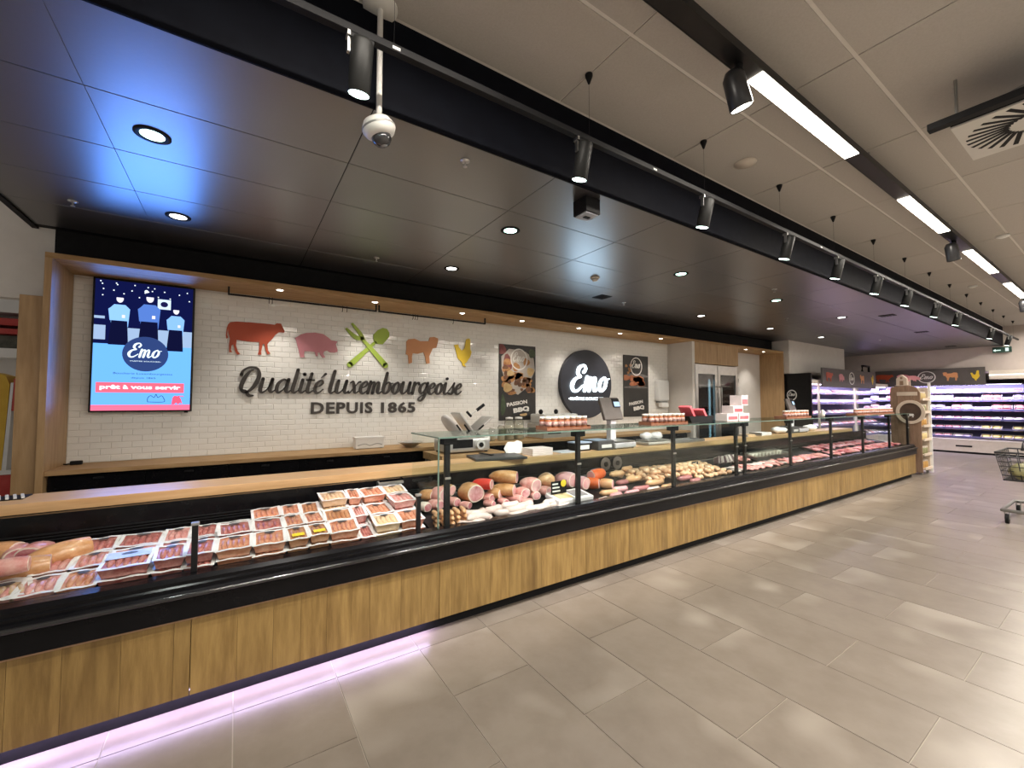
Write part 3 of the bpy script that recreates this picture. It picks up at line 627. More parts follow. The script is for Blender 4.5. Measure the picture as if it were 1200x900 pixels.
MB().box((8.20,5.02,.75),(8.245,5.035,2.05)).build('light_tube', emis('fridge_tube',(.55,.95,1.0),4), fr)
cb = empty('wall_cupboard', (8.39,5.2,2.36), 'oak cupboard above the stainless fridge', 'cupboard')
MB().box((7.59,4.968,2.36),(9.205,5.48,2.784)).build('body', OAKV, cb)
for a, b in ((7.59,8.395),(8.399,9.205)): MB().box((a,4.95,2.362),(b,4.967,2.784),.002).build('door', OAKV, cb)
# things on the white wall past the fridge
fp = empty('framed_notice', (9.60,5.49,1.62), 'black framed notice on the white wall past the fridge', 'picture frame')
fw = MB().box((9.35,5.48,1.58),(9.375,5.495,2.10)).box((9.80,5.48,1.58),(9.825,5.495,2.10)).box((9.375,5.48,1.58),(9.80,5.495,1.605)).box((9.375,5.48,2.075),(9.80,5.495,2.10)).build('frame', BLACKM, fp)
MB().box((9.375,5.487,1.605),(9.80,5.493,2.075)).build('sheet', mat('notice_paper',(.62,.55,.48),.6,noise=(25,(.30,.24,.20))), fp)
th_ = empty('thermostat', (10.15,5.48,2.05), 'small grey thermostat on the white wall past the fridge', 'thermostat')
MB().box((10.12,5.48,2.05),(10.20,5.499,2.15),.006).build('body', GREYM, th_); MB().box((10.14,5.476,2.10),(10.18,5.481,2.13)).build('screen', BLACKM, th_)
pn = MB().box((10.05,5.492,1.58),(10.25,5.499,1.95)); pn = pn.build('paper_notice', mat('grey_print',(.55,.55,.53),.6,noise=(30,(.72,.72,.70)))); tag(pn, 'grey printed sheet pinned on the white wall under the thermostat', 'paper')
dh = empty('door_bar', (9.36,5.48,2.18), 'black vertical bar handle on the white wall beside the fridge', 'handle')
MB().box((9.34,5.45,2.18),(9.38,5.47,2.52),.004).build('grip', BLACKM, dh)
for z in (2.22,2.47): MB().box((9.35,5.47,z),(9.37,5.50,z+.02)).build('standoff', BLACKM, dh)
# white wall-hung dispenser and tap on the return wall side of the bench
wd_ = empty('wall_dispenser', (7.2,5.42,1.45), 'pale paper towel dispenser on the tiled wall beside the fridge', 'dispenser')
MB().box((7.05,5.38,1.60),(7.38,5.494,2.02),.03).build('cover', WHITEP, wd_); MB().box((7.09,5.40,1.56),(7.34,5.49,1.60),.005).build('slot', GREYM, wd_); MB().box((7.10,5.36,1.48),(7.32,5.44,1.57),.006).build('paper', mat('paper_white',(.8,.8,.78),.7,noise=(8,(.84,.84,.82))), wd_)
# ================================================================ ceiling fittings
# track with spots in front of the bulkhead
TZ, TY = 3.175, 1.83
tr_ = empty('spot_track', (7.7,TY,TZ), 'long black lighting track hung in front of the black bulkhead', 'light track')
MB().box((-1.4,TY-.018,TZ),(16.9,TY+.018,TZ+.034),.003).build('rail', mat('track_black',(.006,.006,.007),.5,spec=.15,noise=(10,(.009,.009,.010))), tr_)
for k in range(-2, 13):
    x = 1.759+1.2*k
    MB().cyl((x,TY-.01,TZ+.03),(x,TY-.01,GZ),.0009,n=5).build('wire', BLACKM, tr_)
    MB().lathe([(0,GZ-.062),(.006,GZ-.062),(.024,GZ-.012),(.024,GZ-.002)], 12, (x,TY-.01,0)).build('wire_grip', BLACKM, tr_)
for x in (.55,2.35,5.0): MB().box((x,TY-.019,TZ+.008),(x+.035,TY-.0175,TZ+.02)).build('data_plate', WHITEP, tr_)
SPX = (.42,1.72,3.0,4.33,5.50,6.70,7.90,9.35,10.7,13.6,15.6)
def spot_body():
    r = empty('track_spot', (0,0,0), 'black cylindrical track spot aimed at the meat cases', 'spotlight', 'track spots along the bulkhead')
    M = Matrix.Translation((0,.0,-.075)) @ Matrix.Rotation(R(15),4,'X')          # front points down and towards +Y
    MB().lathe([(.044,-.155),(.048,-.15),(.048,.045),(.040,.060),(0,.060)], 20).xf(M).build('barrel', mat('spot_grey',(.010,.0105,.010),.5,spec=.25,noise=(14,(.014,.0145,.014))), r, (0,0,0))
    MB().lathe([(0,-.1545),(.0435,-.1552)], 18).xf(M).build('lens', GLOWG, r, (0,0,0))
    MB().box((-.062,-.020,-.02),(-.050,.020,.0)).box((-.060,-.010,-.085),(-.049,.010,-.01)).build('yoke', STEEL, r, (0,0,0))
    MB().box((-.060,-.016,-.022),(.05,.016,.0),.003).build('adapter', BLACKM, r, (0,0,0))
    return r
sp0 = spot_body()
for i, x in enumerate(SPX):
    s = sp0 if i == 0 else dup(sp0, (x,TY,TZ))
    s.location = (x,TY,TZ)
    lamp('SPOT', 'track_lamp', (x,TY+.075,TZ-.245), 105, (1,.94,.90), s, target=(x-.05,3.20,.75), spot_size=R(58), spot_blend=.7, shadow_soft_size=.04)
# spots on the trunking
def tspot(x, label):
    r = empty('trunking_spot', (x,1.175,3.45), label, 'spotlight', 'spots on the led trunking')
    p0 = Vector((x-.02,1.20,3.32)); d = Vector((.35,-.06,-.92)).normalized()
    q = d.to_track_quat('Z','Y').to_matrix().to_4x4()
    MB().lathe([(0,-.11),(.035,-.105),(.056,-.07),(.060,.09),(.056,.10),(.052,.085)], 24).xf(Matrix.Translation(p0) @ q).build('barrel', mat('spot_black',(.02,.02,.022),.35,noise=(14,(.03,.03,.032))), r)
    MB().lathe([(0,.094),(.053,.094)], 20).xf(Matrix.Translation(p0) @ q).build('lens', GLOW, r)
    MB().cyl((x-.03,1.18,3.449),(x-.03,1.19,3.37),.022,n=12).build('stem', BLACKM, r)
    lamp('SPOT', 'trunk_lamp', p0+d*.12, 90, (1,.90,.76), r, target=p0+d*3, spot_size=R(70), spot_blend=.7, shadow_soft_size=.05)
tspot(2.30,'black spot on the trunking before the longest led tube'); tspot(6.9,'black spot on the trunking between two led tubes'); tspot(11.9,'black spot on the trunking farther along past four led tubes')
# recessed downlights in the lowered ceiling
for x, y, g in ((-.43,3.04,1),(1.98,3.04,1),(4.35,2.99,1),(6.69,3.01,1),(9.04,2.99,0),(-.43,4.29,0),(2.0,4.29,0),(6.8,4.29,0),(9.2,4.27,0),(11.45,4.2,0)):
    t = empty('recessed_downlight', (x,y,BZ), 'round downlight recessed in the black ceiling, %s row' % ('bulkhead side' if y < 3.5 else 'wall side'), 'ceiling light', 'downlights in the black ceiling, %s' % ('bulkhead row' if y < 3.5 else 'wall row'))
    MB().lathe([(.085,BZ-.0005),(.085,BZ-.005),(.060,BZ-.006),(.055,BZ-.002)], 26, (x,y,0)).build('ring', BLACKM, t)
    MB().lathe([(0,BZ-.0035),(.056,BZ-.0035)], 22, (x,y,0)).build('lens', emis('down_glow_g',(.55,1,.80),9) if g else emis('down_glow',(1,.97,.92),7), t)
    lamp('SPOT', 'down_lamp', (x,y,BZ-.012), 30, (.95,1,.95) if g else (1,.95,.88), t, target=(x,y,0), spot_size=R(75), spot_blend=.6, shadow_soft_size=.05)
# sprinklers, detectors, boxes on the lowered ceiling
def sprinkler(x, y, label):
    t = empty('sprinkler', (x,y,BZ-.04), label, 'sprinkler', 'sprinklers in the black ceiling')
    MB().lathe([(.030,BZ),(.030,BZ-.004),(.014,BZ-.012),(0,BZ-.012)], 16, (x,y,0)).build('rose', STEEL, t)
    MB().cyl((x,y,BZ-.010),(x,y,BZ-.036),.006,n=8).build('stem', STEEL, t); MB().lathe([(0,BZ-.040),(.014,BZ-.040),(.014,BZ-.036),(0,BZ-.036)], 12, (x,y,0)).build('deflector', STEEL, t)
for x, y, lb in ((-1.06,4.39,'steel sprinkler in the black ceiling near the white wall'),(1.19,4.40,'steel sprinkler in the black ceiling above the meat rail'),(1.16,2.30,'steel sprinkler in the black ceiling beside the dome camera'),(6.0,2.72,'steel sprinkler in the black ceiling beyond the second track spot'),(4.9,4.35,'steel sprinkler in the black ceiling beside the dark square vent'),(8.3,3.57,'steel sprinkler in the black ceiling above the fridge'),(13.1,3.58,'steel sprinkler in the black ceiling near the far fridge')): sprinkler(x, y, lb)
sd = empty('smoke_detector', (3.60,3.65,BZ-.05), 'pale smoke detector on the black ceiling', 'smoke detector')
MB().lathe([(.055,BZ),(.055,BZ-.015),(.038,BZ-.022),(.032,BZ-.045),(0,BZ-.048)], 20, (3.60,3.65,0)).build('body', mat('detector_cream',(.66,.60,.52),.5,noise=(9,(.70,.64,.56))), sd)
MB().lathe([(.040,BZ-.022),(.040,BZ-.030),(.034,BZ-.031)], 20, (3.60,3.65,0)).build('grille', GREYM, sd)
bx = empty('ceiling_sensor', (2.16,2.27,BZ-.12), 'black box sensor with pale underside on the black ceiling', 'sensor')
MB().box((2.09,2.20,BZ-.115),(2.23,2.34,BZ),.003).build('body', BLACKM, bx); MB().box((2.10,2.21,BZ-.123),(2.22,2.33,BZ-.1151),.002).build('face', mat('sensor_grey',(.35,.36,.40),.5,noise=(9,(.40,.41,.45))), bx); MB().box((2.14,2.26,BZ-.127),(2.19,2.29,BZ-.1231)).build('mark', BLACKM, bx)
for x, y, lb in ((4.37,4.29,'dark flush vent in the black ceiling beside the round downlight'),(9.5,2.48,'dark flush vent in the black ceiling close to the bulkhead'),(12.4,2.68,'dark flush vent in the black ceiling toward the exit sign'),(16.3,2.95,'dark flush vent in the black ceiling by the far wall')):
    t = empty('flush_vent', (x,y,BZ-.01), lb, 'vent'); MB().box((x-.10,y-.10,BZ-.006),(x+.10,y+.10,BZ)).build('frame', BLACKM, t)
    for k in range(4): MB().obox((x,y-.06+k*.04,BZ-.009), (.17,.022,.003), (.4,0,0)).build('slat', BLACKS, t)
# dome camera on a pole
cx, cy = .565, 2.075; cz = ony(442,150,cy).z
dc = empty('dome_camera', (cx,cy,cz-.05), 'white dome security camera on a thin pole beside the bulkhead', 'camera')
CW = mat('camera_white',(.70,.69,.66),.4,noise=(9,(.74,.73,.70)))
MB().lathe([(.085,GZ),(.085,GZ-.014),(.02,GZ-.022),(0,GZ-.022)], 24, (cx,cy,0)).build('mount', CW, dc)
MB().cyl((cx,cy,cz+.05),(cx,cy,GZ-.02),.014,n=12).build('pole', CW, dc)
M = Matrix.Translation((cx,cy,cz)) @ Matrix.Rotation(R(-18),4,'Y')
hd = MB().lathe([(0,.055),(.030,.052),(.066,.036),(.080,.010),(.082,-.008),(.070,-.030),(.050,-.042)], 28).xf(M).build('head', CW, dc)
MB().lathe([(.0815,.006),(.0830,.004),(.0830,-.002),(.0815,-.004)], 28).xf(M).build('seam', GREYM, hd)
MB().lathe([(.050,-.040),(.046,-.062),(.030,-.082),(0,-.090)], 22).xf(M).build('dome', mat('dome_smoke',(.02,.02,.022),.05,spec=.8,noise=(4,(.035,.035,.04))), dc)
MB().lathe([(.018,-.080),(.018,-.088),(0,-.0895)], 14).xf(M).build('lens', mat('lens_grey',(.20,.20,.21),.2,noise=(20,(.3,.3,.31))), dc)
# grey ceiling: round cover plate, swirl diffuser
rc_ = MB().lathe([(.085,GZ-.002),(.085,GZ-.007),(0,GZ-.010)], 28, (3.53,1.80,0)).build('ceiling_cover_plate', mat('cover_cream',(.62,.56,.48),.6,noise=(8,(.66,.60,.52)))); tag(rc_, 'round cream cover plate on the grey ceiling beside the wire grips', 'cover plate')
DX0, DX1, DYc, DZ = 3.70, 4.32, .32, 3.30
df = empty('swirl_diffuser', (4.01,.32,DZ), 'square white air diffuser with radial slots hung under the grey ceiling', 'air vent')
MB().box((DX0,DYc-.31,DZ+.012),(DX1,DYc+.31,DZ+.03)).box((DX0-.08,DYc-.40,DZ+.008),(DX0-.02,DYc+.40,DZ+.05),.003).build('tray', BLACKM, df)
MB().box((DX0,DYc-.31,DZ),(DX1,DYc+.31,DZ+.012),.002).build('plate', mat('diffuser_white',(.62,.60,.56),.5,noise=(8,(.66,.64,.60))), df)
for k in range(28):
    a = 6.2832*k/28; off = .05
    MB().obox((4.01+.19*math.cos(a)-off*math.sin(a), .32+.19*math.sin(a)+off*math.cos(a), DZ-.0004), (.19,.024,.0016), (0,0,a)).build('slot', BLACKM, df)
MB().cyl((4.01,.32,DZ+.04),(4.01,.32,DZ+.18),.15,n=20).build('duct', GREYM, df)
for x in (DX0,DX1):
    for y in (DYc-.28,DYc+.28): MB().cyl((x,y,DZ+.045),(x,y,GZ),.008,n=6).build('rod', GREYM, df)
for px, py in ((1175,276),(1140,335)):
    p = onz(px,py,GZ); t = empty('ceiling_detector', (p.x,p.y,GZ-.04), 'small white detector on the grey ceiling near the led trunking', 'detector', 'white detectors on the grey ceiling')
    MB().lathe([(.06,GZ-.002),(.06,GZ-.012),(.03,GZ-.03),(0,GZ-.03)], 18, (p.x,p.y,0)).build('body', WHITEP, t)
# exit sign
e = onx(1174,410,17.1)
ex = empty('exit_sign', (17.15,e.y,2.90), 'small green exit sign with a white arrow on the far wall', 'sign')
MB().box((17.10,e.y-.17,2.90),(17.15,e.y+.17,3.05),.005).build('case', mat('exit_green',(.02,.06,.045),.4,noise=(9,(.03,.08,.06))), ex)
MB().box((17.094,e.y+.02,2.95),(17.0999,e.y+.13,2.975)).prism([(e.y+.16,2.9625),(e.y+.11,3.0),(e.y+.11,2.925)],17.094,17.0999,'yz').build('arrow', emis('exit_white',(.8,1,.9),1), ex)
MB().box((17.094,e.y-.12,2.93),(17.0999,e.y-.06,3.02)).build('figure', emis('exit_white',(.8,1,.9),1), ex)
# ================================================================ wrapped trays in the open case
SL = math.atan(.164)
RIM = mat('film_rim', (.80,.77,.78), .22, noise=(12,(.88,.85,.86)))
INKL = mat('pack_label', (.05,.045,.05), .4, noise=(40,(.10,.09,.10)))
YSTK = mat('sticker_yellow', (.85,.62,.03), .4, noise=(8,(.88,.66,.06)))
BLUF = mat('blue_film', (.42,.48,.80), .25, noise=(14,(.62,.66,.88)))
def meat(nm, a, b, rough=.32, sc_=26): return mat('meat_'+nm, a, rough, noise=(sc_, b), bump=.25, bscale=45, coat=.3, rnd=.08)
MT = {'red': meat('red',(.36,.085,.075),(.58,.25,.22)), 'orange': meat('orange',(.52,.17,.085),(.68,.35,.23)), 'pale': meat('pale',(.62,.40,.22),(.74,.54,.36)),
      'pink': meat('pink',(.58,.20,.18),(.74,.42,.38)), 'brown': meat('brown',(.40,.16,.07),(.55,.28,.15))}
CN = {'red': 'dark red sausages', 'orange': 'orange merguez sausages', 'pale': 'pale bratwurst sausages', 'pink': 'pink meat slices', 'brown': 'brown seasoned meat'}
protos = {}
def pack(kind, w_, d_, sticker=0, h=.05):
    k = (kind, w_, d_, sticker)
    if k in protos: return protos[k]
    r = empty('meat_tray_pack', (0,-20,0), 'x', 'meat pack', 'wrapped meat trays in the open case'); z = (0,0,0)
    b = .012
    vs = [(-w_/2+b,-d_/2+b,0),(w_/2-b,-d_/2+b,0),(w_/2-b,d_/2-b,0),(-w_/2+b,d_/2-b,0),(-w_/2,-d_/2,h),(w_/2,-d_/2,h),(w_/2,d_/2,h),(-w_/2,d_/2,h),
          (-w_/2+.014,-d_/2+.014,h-.002),(w_/2-.014,-d_/2+.014,h-.002),(w_/2-.014,d_/2-.014,h-.002),(-w_/2+.014,d_/2-.014,h-.002)]
    MB().add(vs, [(0,3,2,1),(0,1,5,4),(1,2,6,5),(2,3,7,6),(3,0,4,7)]+[(4+i,4+(i+1)%4,8+(i+1)%4,8+i) for i in range(4)]+[(8,9,10,11)]).build('tray', MT[kind], r, z)
    m = MB(); rg = random.Random(len(protos)); n = max(3, int((w_-.03)/.028))
    for i in range(n):
        x = -w_/2+.02+(i+.5)*(w_-.04)/n; m.ell((x,rg.uniform(-.006,.006),h-.003), ((w_-.04)/n*.54,d_/2-.02,.011), 8, 6, .05, i)
    o = m.build('contents', MT[kind], r, z); o['kind'] = 'stuff'
    e = .017; m = MB(); n = 6
    def fz(x, y): return h+.004+.003*math.sin(9*x/w_+kind.__len__())*math.cos(7*y/d_)
    for s in (-1,1):
        for ax in (0,1):
            for i in range(n):
                t0, t1 = -1+2*i/n, -1+2*(i+1)/n; L = (w_/2+.006, d_/2+.006)
                q = []
                for t, ins in ((t0,0),(t1,0),(t1,e),(t0,e)):
                    if ax == 0: x, y = t*(L[0]-ins), s*(L[1]-ins)
                    else: x, y = s*(L[0]-ins), t*(L[1]-ins)
                    q.append((x, y, fz(x,y)))
                m.add(q, [(0,1,2,3)])
    m.build('film_rim', RIM, r, z)
    MB().prism([(.030*math.cos(6.283*i/14)*(w_/.17), d_/2-.034+.013*math.sin(6.283*i/14)) for i in range(14)], h+.010, h+.0115, 'xy').build('label', INKL, r, z)
    if sticker == 1: MB().prism([(-w_*.3,-d_*.34),(w_*.3,-d_*.34),(w_*.3,-d_*.12),(-w_*.3,-d_*.12)], h+.010, h+.0115, 'xy').build('sticker', YSTK, r, z)
    if sticker == 2: MB().prism([(-w_*.46,d_*.02),(w_*.46,d_*.02),(w_*.46,d_*.46),(-w_*.46,d_*.46)], h+.009, h+.011, 'xy').build('film_patch', BLUF, r, z)
    protos[k] = r; r['used'] = 0; return r
ROWN = ('by the low glass', 'in the middle', 'against the dark rear panel')
def place_pack(kind, w_, d_, x, y, lev, row, sticker=0, rz=0, shade=''):
    p = pack(kind, w_, d_, sticker)
    lb = 'white rimmed tray of %s%s, %s' % (CN[kind], (' with yellow sticker',' under blue film')[sticker-1] if sticker else '', ROWN[row] + (', topmost' if lev else '' if row != 1 else ' row of the case'))
    loc = (x, y, DK(y)+.003+lev*.062); rot = (SL+random.uniform(-.03,.03), random.uniform(-.03,.03), rz+random.uniform(-.06,.06))
    gp = 'trays of %s, row %s' % (CN[kind], ROWN[row])
    if not p['used']:
        p['used'] = 1; p.location = loc; p.rotation_euler = rot; p['label'] = lb; p['group'] = gp
    else: dup(p, loc, rot, lb, gp)
RY = (2.985, 3.175, 3.36)
COLS = [  # x0, x1, [(kind, levels, sticker) front..back]
 (-1.12,-.985,[('pink',1,2)]), (-.98,-.845,[('pink',1,0),('pink',1,0)]), (-.84,-.705,[('pink',1,0),('pink',1,0),('brown',1,0)]), (-.70,-.565,[('orange',1,0),('pink',1,0),('red',1,0)]),
 (-.555,-.36,[('red',2,2),('pink',1,0),('red',1,0)]), (-.35,-.22,[('red',2,0),('red',1,0),('pink',1,0)]), (-.215,-.085,[('red',2,0),('red',1,0),('red',1,0)]),
 (-.075,.095,[('orange',2,0),('red',2,0),('red',1,0)]), (.105,.27,[('orange',2,0),('red',2,0),('orange',2,0)]), (.28,.395,[('brown',2,1),('orange',2,0),('orange',2,0)]), (.40,.515,[('brown',2,1),('orange',2,0),('brown',2,0)]),
 (.525,.70,[('orange',2,0),('brown',2,0),('pale',3,0)]), (.71,.80,[('red',1,0),('pink',2,0),('orange',3,0)]), (.81,.975,[('pale',2,0),('orange',2,0),('orange',3,0)]), (.985,1.15,[('orange',2,0),('pink',3,0),('pale',3,0)])]
for x0, x1, rows in COLS:
    for r, (kind, lv, st) in enumerate(rows):
        wd = round(x1-x0,3)
        for l in range(lv):
            place_pack(kind, wd, .172, (x0+x1)/2+.0*l, RY[r]+random.uniform(-.006,.006), l, r, st if l == lv-1 else 0)
# ================================================================ cured and fresh meats
RIND = meat('rind',(.42,.165,.05),(.70,.38,.19),.28,11); RINDP = meat('rind_pink',(.62,.22,.20),(.76,.42,.38)); FAT = mat('meat_fat',(.74,.60,.52),.35,noise=(14,(.80,.68,.60)),rnd=.04)
CUT = meat('cut',(.42,.065,.10),(.80,.46,.47),.28,13); CUTP = meat('cut_pale',(.72,.32,.34),(.82,.50,.50),.3,14); SKR = meat('casing_red',(.62,.09,.02),(.70,.14,.04),.25,6); SKW = meat('white_sausage',(.66,.49,.45),(.80,.66,.62),.3,10)
SKO = meat('casing_tan',(.66,.34,.16),(.76,.46,.26),.3,8); SKV = meat('casing_wine',(.36,.11,.12),(.50,.20,.20),.3,8); SKP = meat('casing_pink',(.66,.26,.29),(.78,.44,.46),.3,8)
def ham(c, L, Rr, rz, rind, face, label, cat='ham', tilt=0, cut=.55, both=False, squash=.82, grp=None, flat=.0):
    r = empty('cured_ham' if cat == 'ham' else 'meat_loaf', Vector(c)-Vector((0,0,Rr*squash)), label, cat, grp); n = 16; P = []
    M = Matrix.Translation((0,0,Rr*squash)) @ rot_m((0,tilt,rz))
    lo = -cut if both else -.985
    ts = [lo+(cut-lo)*i/9 for i in range(10)]; vs = []; fs = []; rg = random.Random(int(c[0]*100)); ph = rg.uniform(0,6)
    rad = lambda t: Rr*(1-abs(t)**2.4)**.55
    def ring(t, k, dx=0): return [M @ Vector((t*L/2+dx, rad(t)*k*math.cos(a)*(1+.07*math.sin(2*a+ph+2*t)), rad(t)*k*squash*math.sin(a)*(1+.05*math.sin(3*a+ph)))) for a in [6.2832*i/n for i in range(n)]]
    for t in ts: vs += ring(t, 1)
    for j in range(9):
        for i in range(n): fs.append((j*n+i, j*n+(i+1)%n, (j+1)*n+(i+1)%n, (j+1)*n+i))
    m = MB().add(vs, fs, True)
    if not both: m.add(vs[:n], [tuple(range(n))], True)
    m.build('rind', rind, r, (0,0,0))
    for s in ((1,-1) if both else (1,)):
        a = ring(cut*s, 1.0); b = ring(cut*s, .86, .002*s); cc = ring(cut*s, .86, .002*s)
        MB().add(a+b, [(i,(i+1)%n,n+(i+1)%n,n+i) for i in range(n)]).build('fat_ring', FAT, r, (0,0,0))
        ctr = M @ Vector((cut*s*L/2+.004*s,0,0)); MB().add(cc+[ctr], [(i,(i+1)%n,n) for i in range(n)], True).build('cut_face', face, r, (0,0,0))
    return r
def saus(c, L, Rr, rz, m, label, bend=.25, grp='sausages in the served case', name='sausage', cat='sausage', tilt=0):
    pts = []; rad = []; n = 9
    for i in range(n):
        t = -1+2*i/(n-1); pts.append((t*L/2, bend*L*(t*t-.4)*.5, 0)); rad.append(Rr*max(.25,(1-abs(t)**5)**.5) if i in (0,n-1) else Rr*(1-.12*abs(t)**4))
    M = rot_m((0,tilt,rz)); o = MB().tube(pts, rad, 9).xf(M).build(name, m, None, Vector(c)); return tag(o, label, cat, grp)
# left end: whole wrapped hams in the open case
ham(deckpt(78,647,.065), .34, .075, R(25), RIND, CUTP, 'golden brown ham knuckle lying behind the wrapped trays', tilt=R(-4))
ham(deckpt(42,648,.06), .22, .07, R(-100), RINDP, CUT, 'dark red cut ham beside the golden brown knuckle')
ham(deckpt(22,650,.06), .20, .065, R(-80), RINDP, CUT, 'small red cut ham between two larger hams')
ham(deckpt(4,647,.065), .22, .07, R(-20), RIND, CUTP, 'orange ham piece with a pale fat edge at the case end')
ham(deckpt(22,668,.06), .40, .075, R(10), RIND, CUT, 'long golden smoked ham lying across the case end', tilt=0)
ham(deckpt(8,664,.14), .26, .05, R(8), RINDP, CUTP, 'thin pale ham piece on the long smoked ham')
p = deckpt(8,697,.03); place_pack('pale', .15, .16, p.x, p.y, 0, 0, 0, .3)
# hams in the served case
G = 'large hams in the served case'
HL = [((552,577,.10),.26,.105,R(-80),RIND,CUT,'big ham with an orange rind and wide marbled cut face'),
 ((568,567,.17),.24,.060,R(-50),mat('red_label',(.62,.03,.02),.35,noise=(9,(.70,.06,.04))),CUT,'ham wrapped in a red label behind the big orange ham'),
 ((594,559,.21),.34,.072,R(-45),RIND,CUT,'long orange-brown ham lying on top of the others with purple cut end'),
 ((622,568,.14),.24,.085,R(-75),RINDP,CUTP,'pale pink boiled ham beside the long orange-brown ham'),
 ((640,562,.13),.17,.082,R(60),SKO,CUTP,'round orange smoked ham behind the price sign'),
 ((593,574,.11),.28,.070,R(-50),RIND,CUTP,'pink loaf ham with a tan rind under the long ham'),
 ((626,580,.06),.16,.052,R(-95),RINDP,CUT,'rolled ham with a ringed cut face'),
 ((604,584,.05),.20,.045,R(-60),RINDP,CUT,'flat pink ham slice in front of the loaf ham'),
 ((590,588,.045),.16,.040,R(-90),RINDP,CUT,'small pink ham end in front of the loaf ham'),
 ((572,583,.05),.17,.050,R(-70),RINDP,CUT,'dark pink ham roll between the big ham and loaf ham'),
 ((581,578,.08),.18,.058,R(-60),RIND,CUTP,'tan ham half hidden behind the dark pink roll'),
 ((612,577,.09),.18,.060,R(-85),RINDP,CUT,'pink cut ham under the pale boiled ham'),
 ((650,573,.05),.16,.050,R(-80),RINDP,CUTP,'small pink ham piece under the round orange ham'),
 ((574,590,.035),.14,.036,R(-65),RINDP,CUT,'small dark pink roll behind the white sausages'),
 ((618,588,.04),.16,.038,R(-50),RINDP,CUT,'thin pink roll behind the heaped white sausages'),
 ((525,574,.13),.16,.060,R(-60),RIND,CUTP,'tan ham on top of the pink ham by the end glass'),
 ((517,579,.10),.20,.082,R(-70),RINDP,CUTP,'pink ham beside the end glass'),
 ((502,580,.08),.17,.062,R(-50),RIND,CUTP,'small tan ham against the end glass'),
 ((511,591,.055),.17,.052,R(-65),RINDP,CUT,'dark pink ham roll under the pink ham'),
 ((532,588,.05),.15,.048,R(-75),RINDP,CUT,'dark pink rolled meat beside the big orange ham'),
 ((546,592,.04),.14,.040,R(-60),RINDP,CUT,'short rolled meat below the big orange ham'),
 ((498,594,.045),.14,.048,R(-75),FAT,CUT,'white netted meat roll in the case corner'),
 ((664,562,.12),.26,.095,R(-70),SKP,CUTP,'large pink sausage loaf behind the price sign'),
 ((681,566,.10),.22,.080,R(-75),SKP,CUTP,'smaller pink sausage loaf beside the glass post'),
 ((638,575,.06),.18,.055,R(-70),RINDP,CUTP,'pink ham piece between rolled ham and price sign')]
for (px,py,off), L, Rr, rz, rd, fc, lb in HL: ham(deckpt(px,py,off), L, Rr, rz, rd, fc, lb, grp=G)
# tan sausages beside the end glass
i = 0
for k in range(3):
    for j in range(5):
        p = Vector((1.27+.058*j, 2.965+.012*k, DK(2.96)+.024+.036*k)); saus(p, .15, .019, R(82)+random.uniform(-.12,.12), SKO, 'thin tan sausage in the pile beside the end glass', .12, 'tan sausages beside the end glass')
# white sausages
for px, py, off, L, rz, bd in ((557,601,.045,.20,0,.9),(562,611,.028,.24,10,.7),(549,614,.025,.17,-10,.5),(571,608,.03,.16,60,.5),(560,606,.07,.18,170,.6)):
    saus(deckpt(px,py,off), L, .033, R(rz), SKW, 'curled white boudin sausage beside the tan sausages', bd, 'curled white sausages')
for px, py, off, L, rz, bd in ((578,597,.03,.19,15,.3),(592,600,.03,.20,-10,.3),(604,596,.05,.20,5,.3),(615,592,.05,.20,12,.25),(625,596,.03,.19,-8,.3),(608,603,.028,.22,8,.2),(598,592,.03,.18,0,.3),(634,597,.028,.16,20,.3)):
    saus(deckpt(px,py,off), L, .034, R(rz), SKW, 'white boudin sausage heaped in front of the hams', bd, 'heaped white sausages')
for px, py, off, L, rz, bd in ((640,592,.028,.17,15,.3),(652,591,.03,.18,-5,.3),(660,594,.028,.18,10,.2),(646,588,.05,.17,0,.3)):
    saus(deckpt(px,py,off), L, .029, R(rz), SKW, 'white boudin sausage beside the white salad tub', bd, 'white sausages by the salad tub')
# white tub with a price sign
tb_c = deckpt(671,590,.03)+Vector((.03,.075,.012))
tb = empty('salad_tub', tb_c-Vector((0,0,.035)), 'white tub with a clear divided tray on top behind the glass', 'tub')
x, y, z = tb.location
for k in range(2):
    q = MB().obox((x,y,z+.022+k*.046),(.42,.20,.04),(SL,0,0),.008).build('box' if k == 0 else 'lid_box', mat('tub_white',(.72,.68,.70),.35,noise=(8,(.78,.74,.76))), tb)
MB().obox((x-.09,y,z+.090),(.15,.14,.008),(SL,0,0),.002).build('filling', mat('tub_cream',(.70,.52,.24),.4,noise=(14,(.80,.66,.40))), tb); MB().obox((x+.09,y,z+.090),(.15,.14,.008),(SL,0,0),.002).build('filling', mat('tub_grey',(.20,.18,.19),.3,noise=(14,(.30,.28,.29))), tb)
for s in (-1,1): MB().obox((x,y+s*.085,z+.088+s*.014),(.38,.014,.012),(SL,0,0)).build('rim', WHITEP, tb)
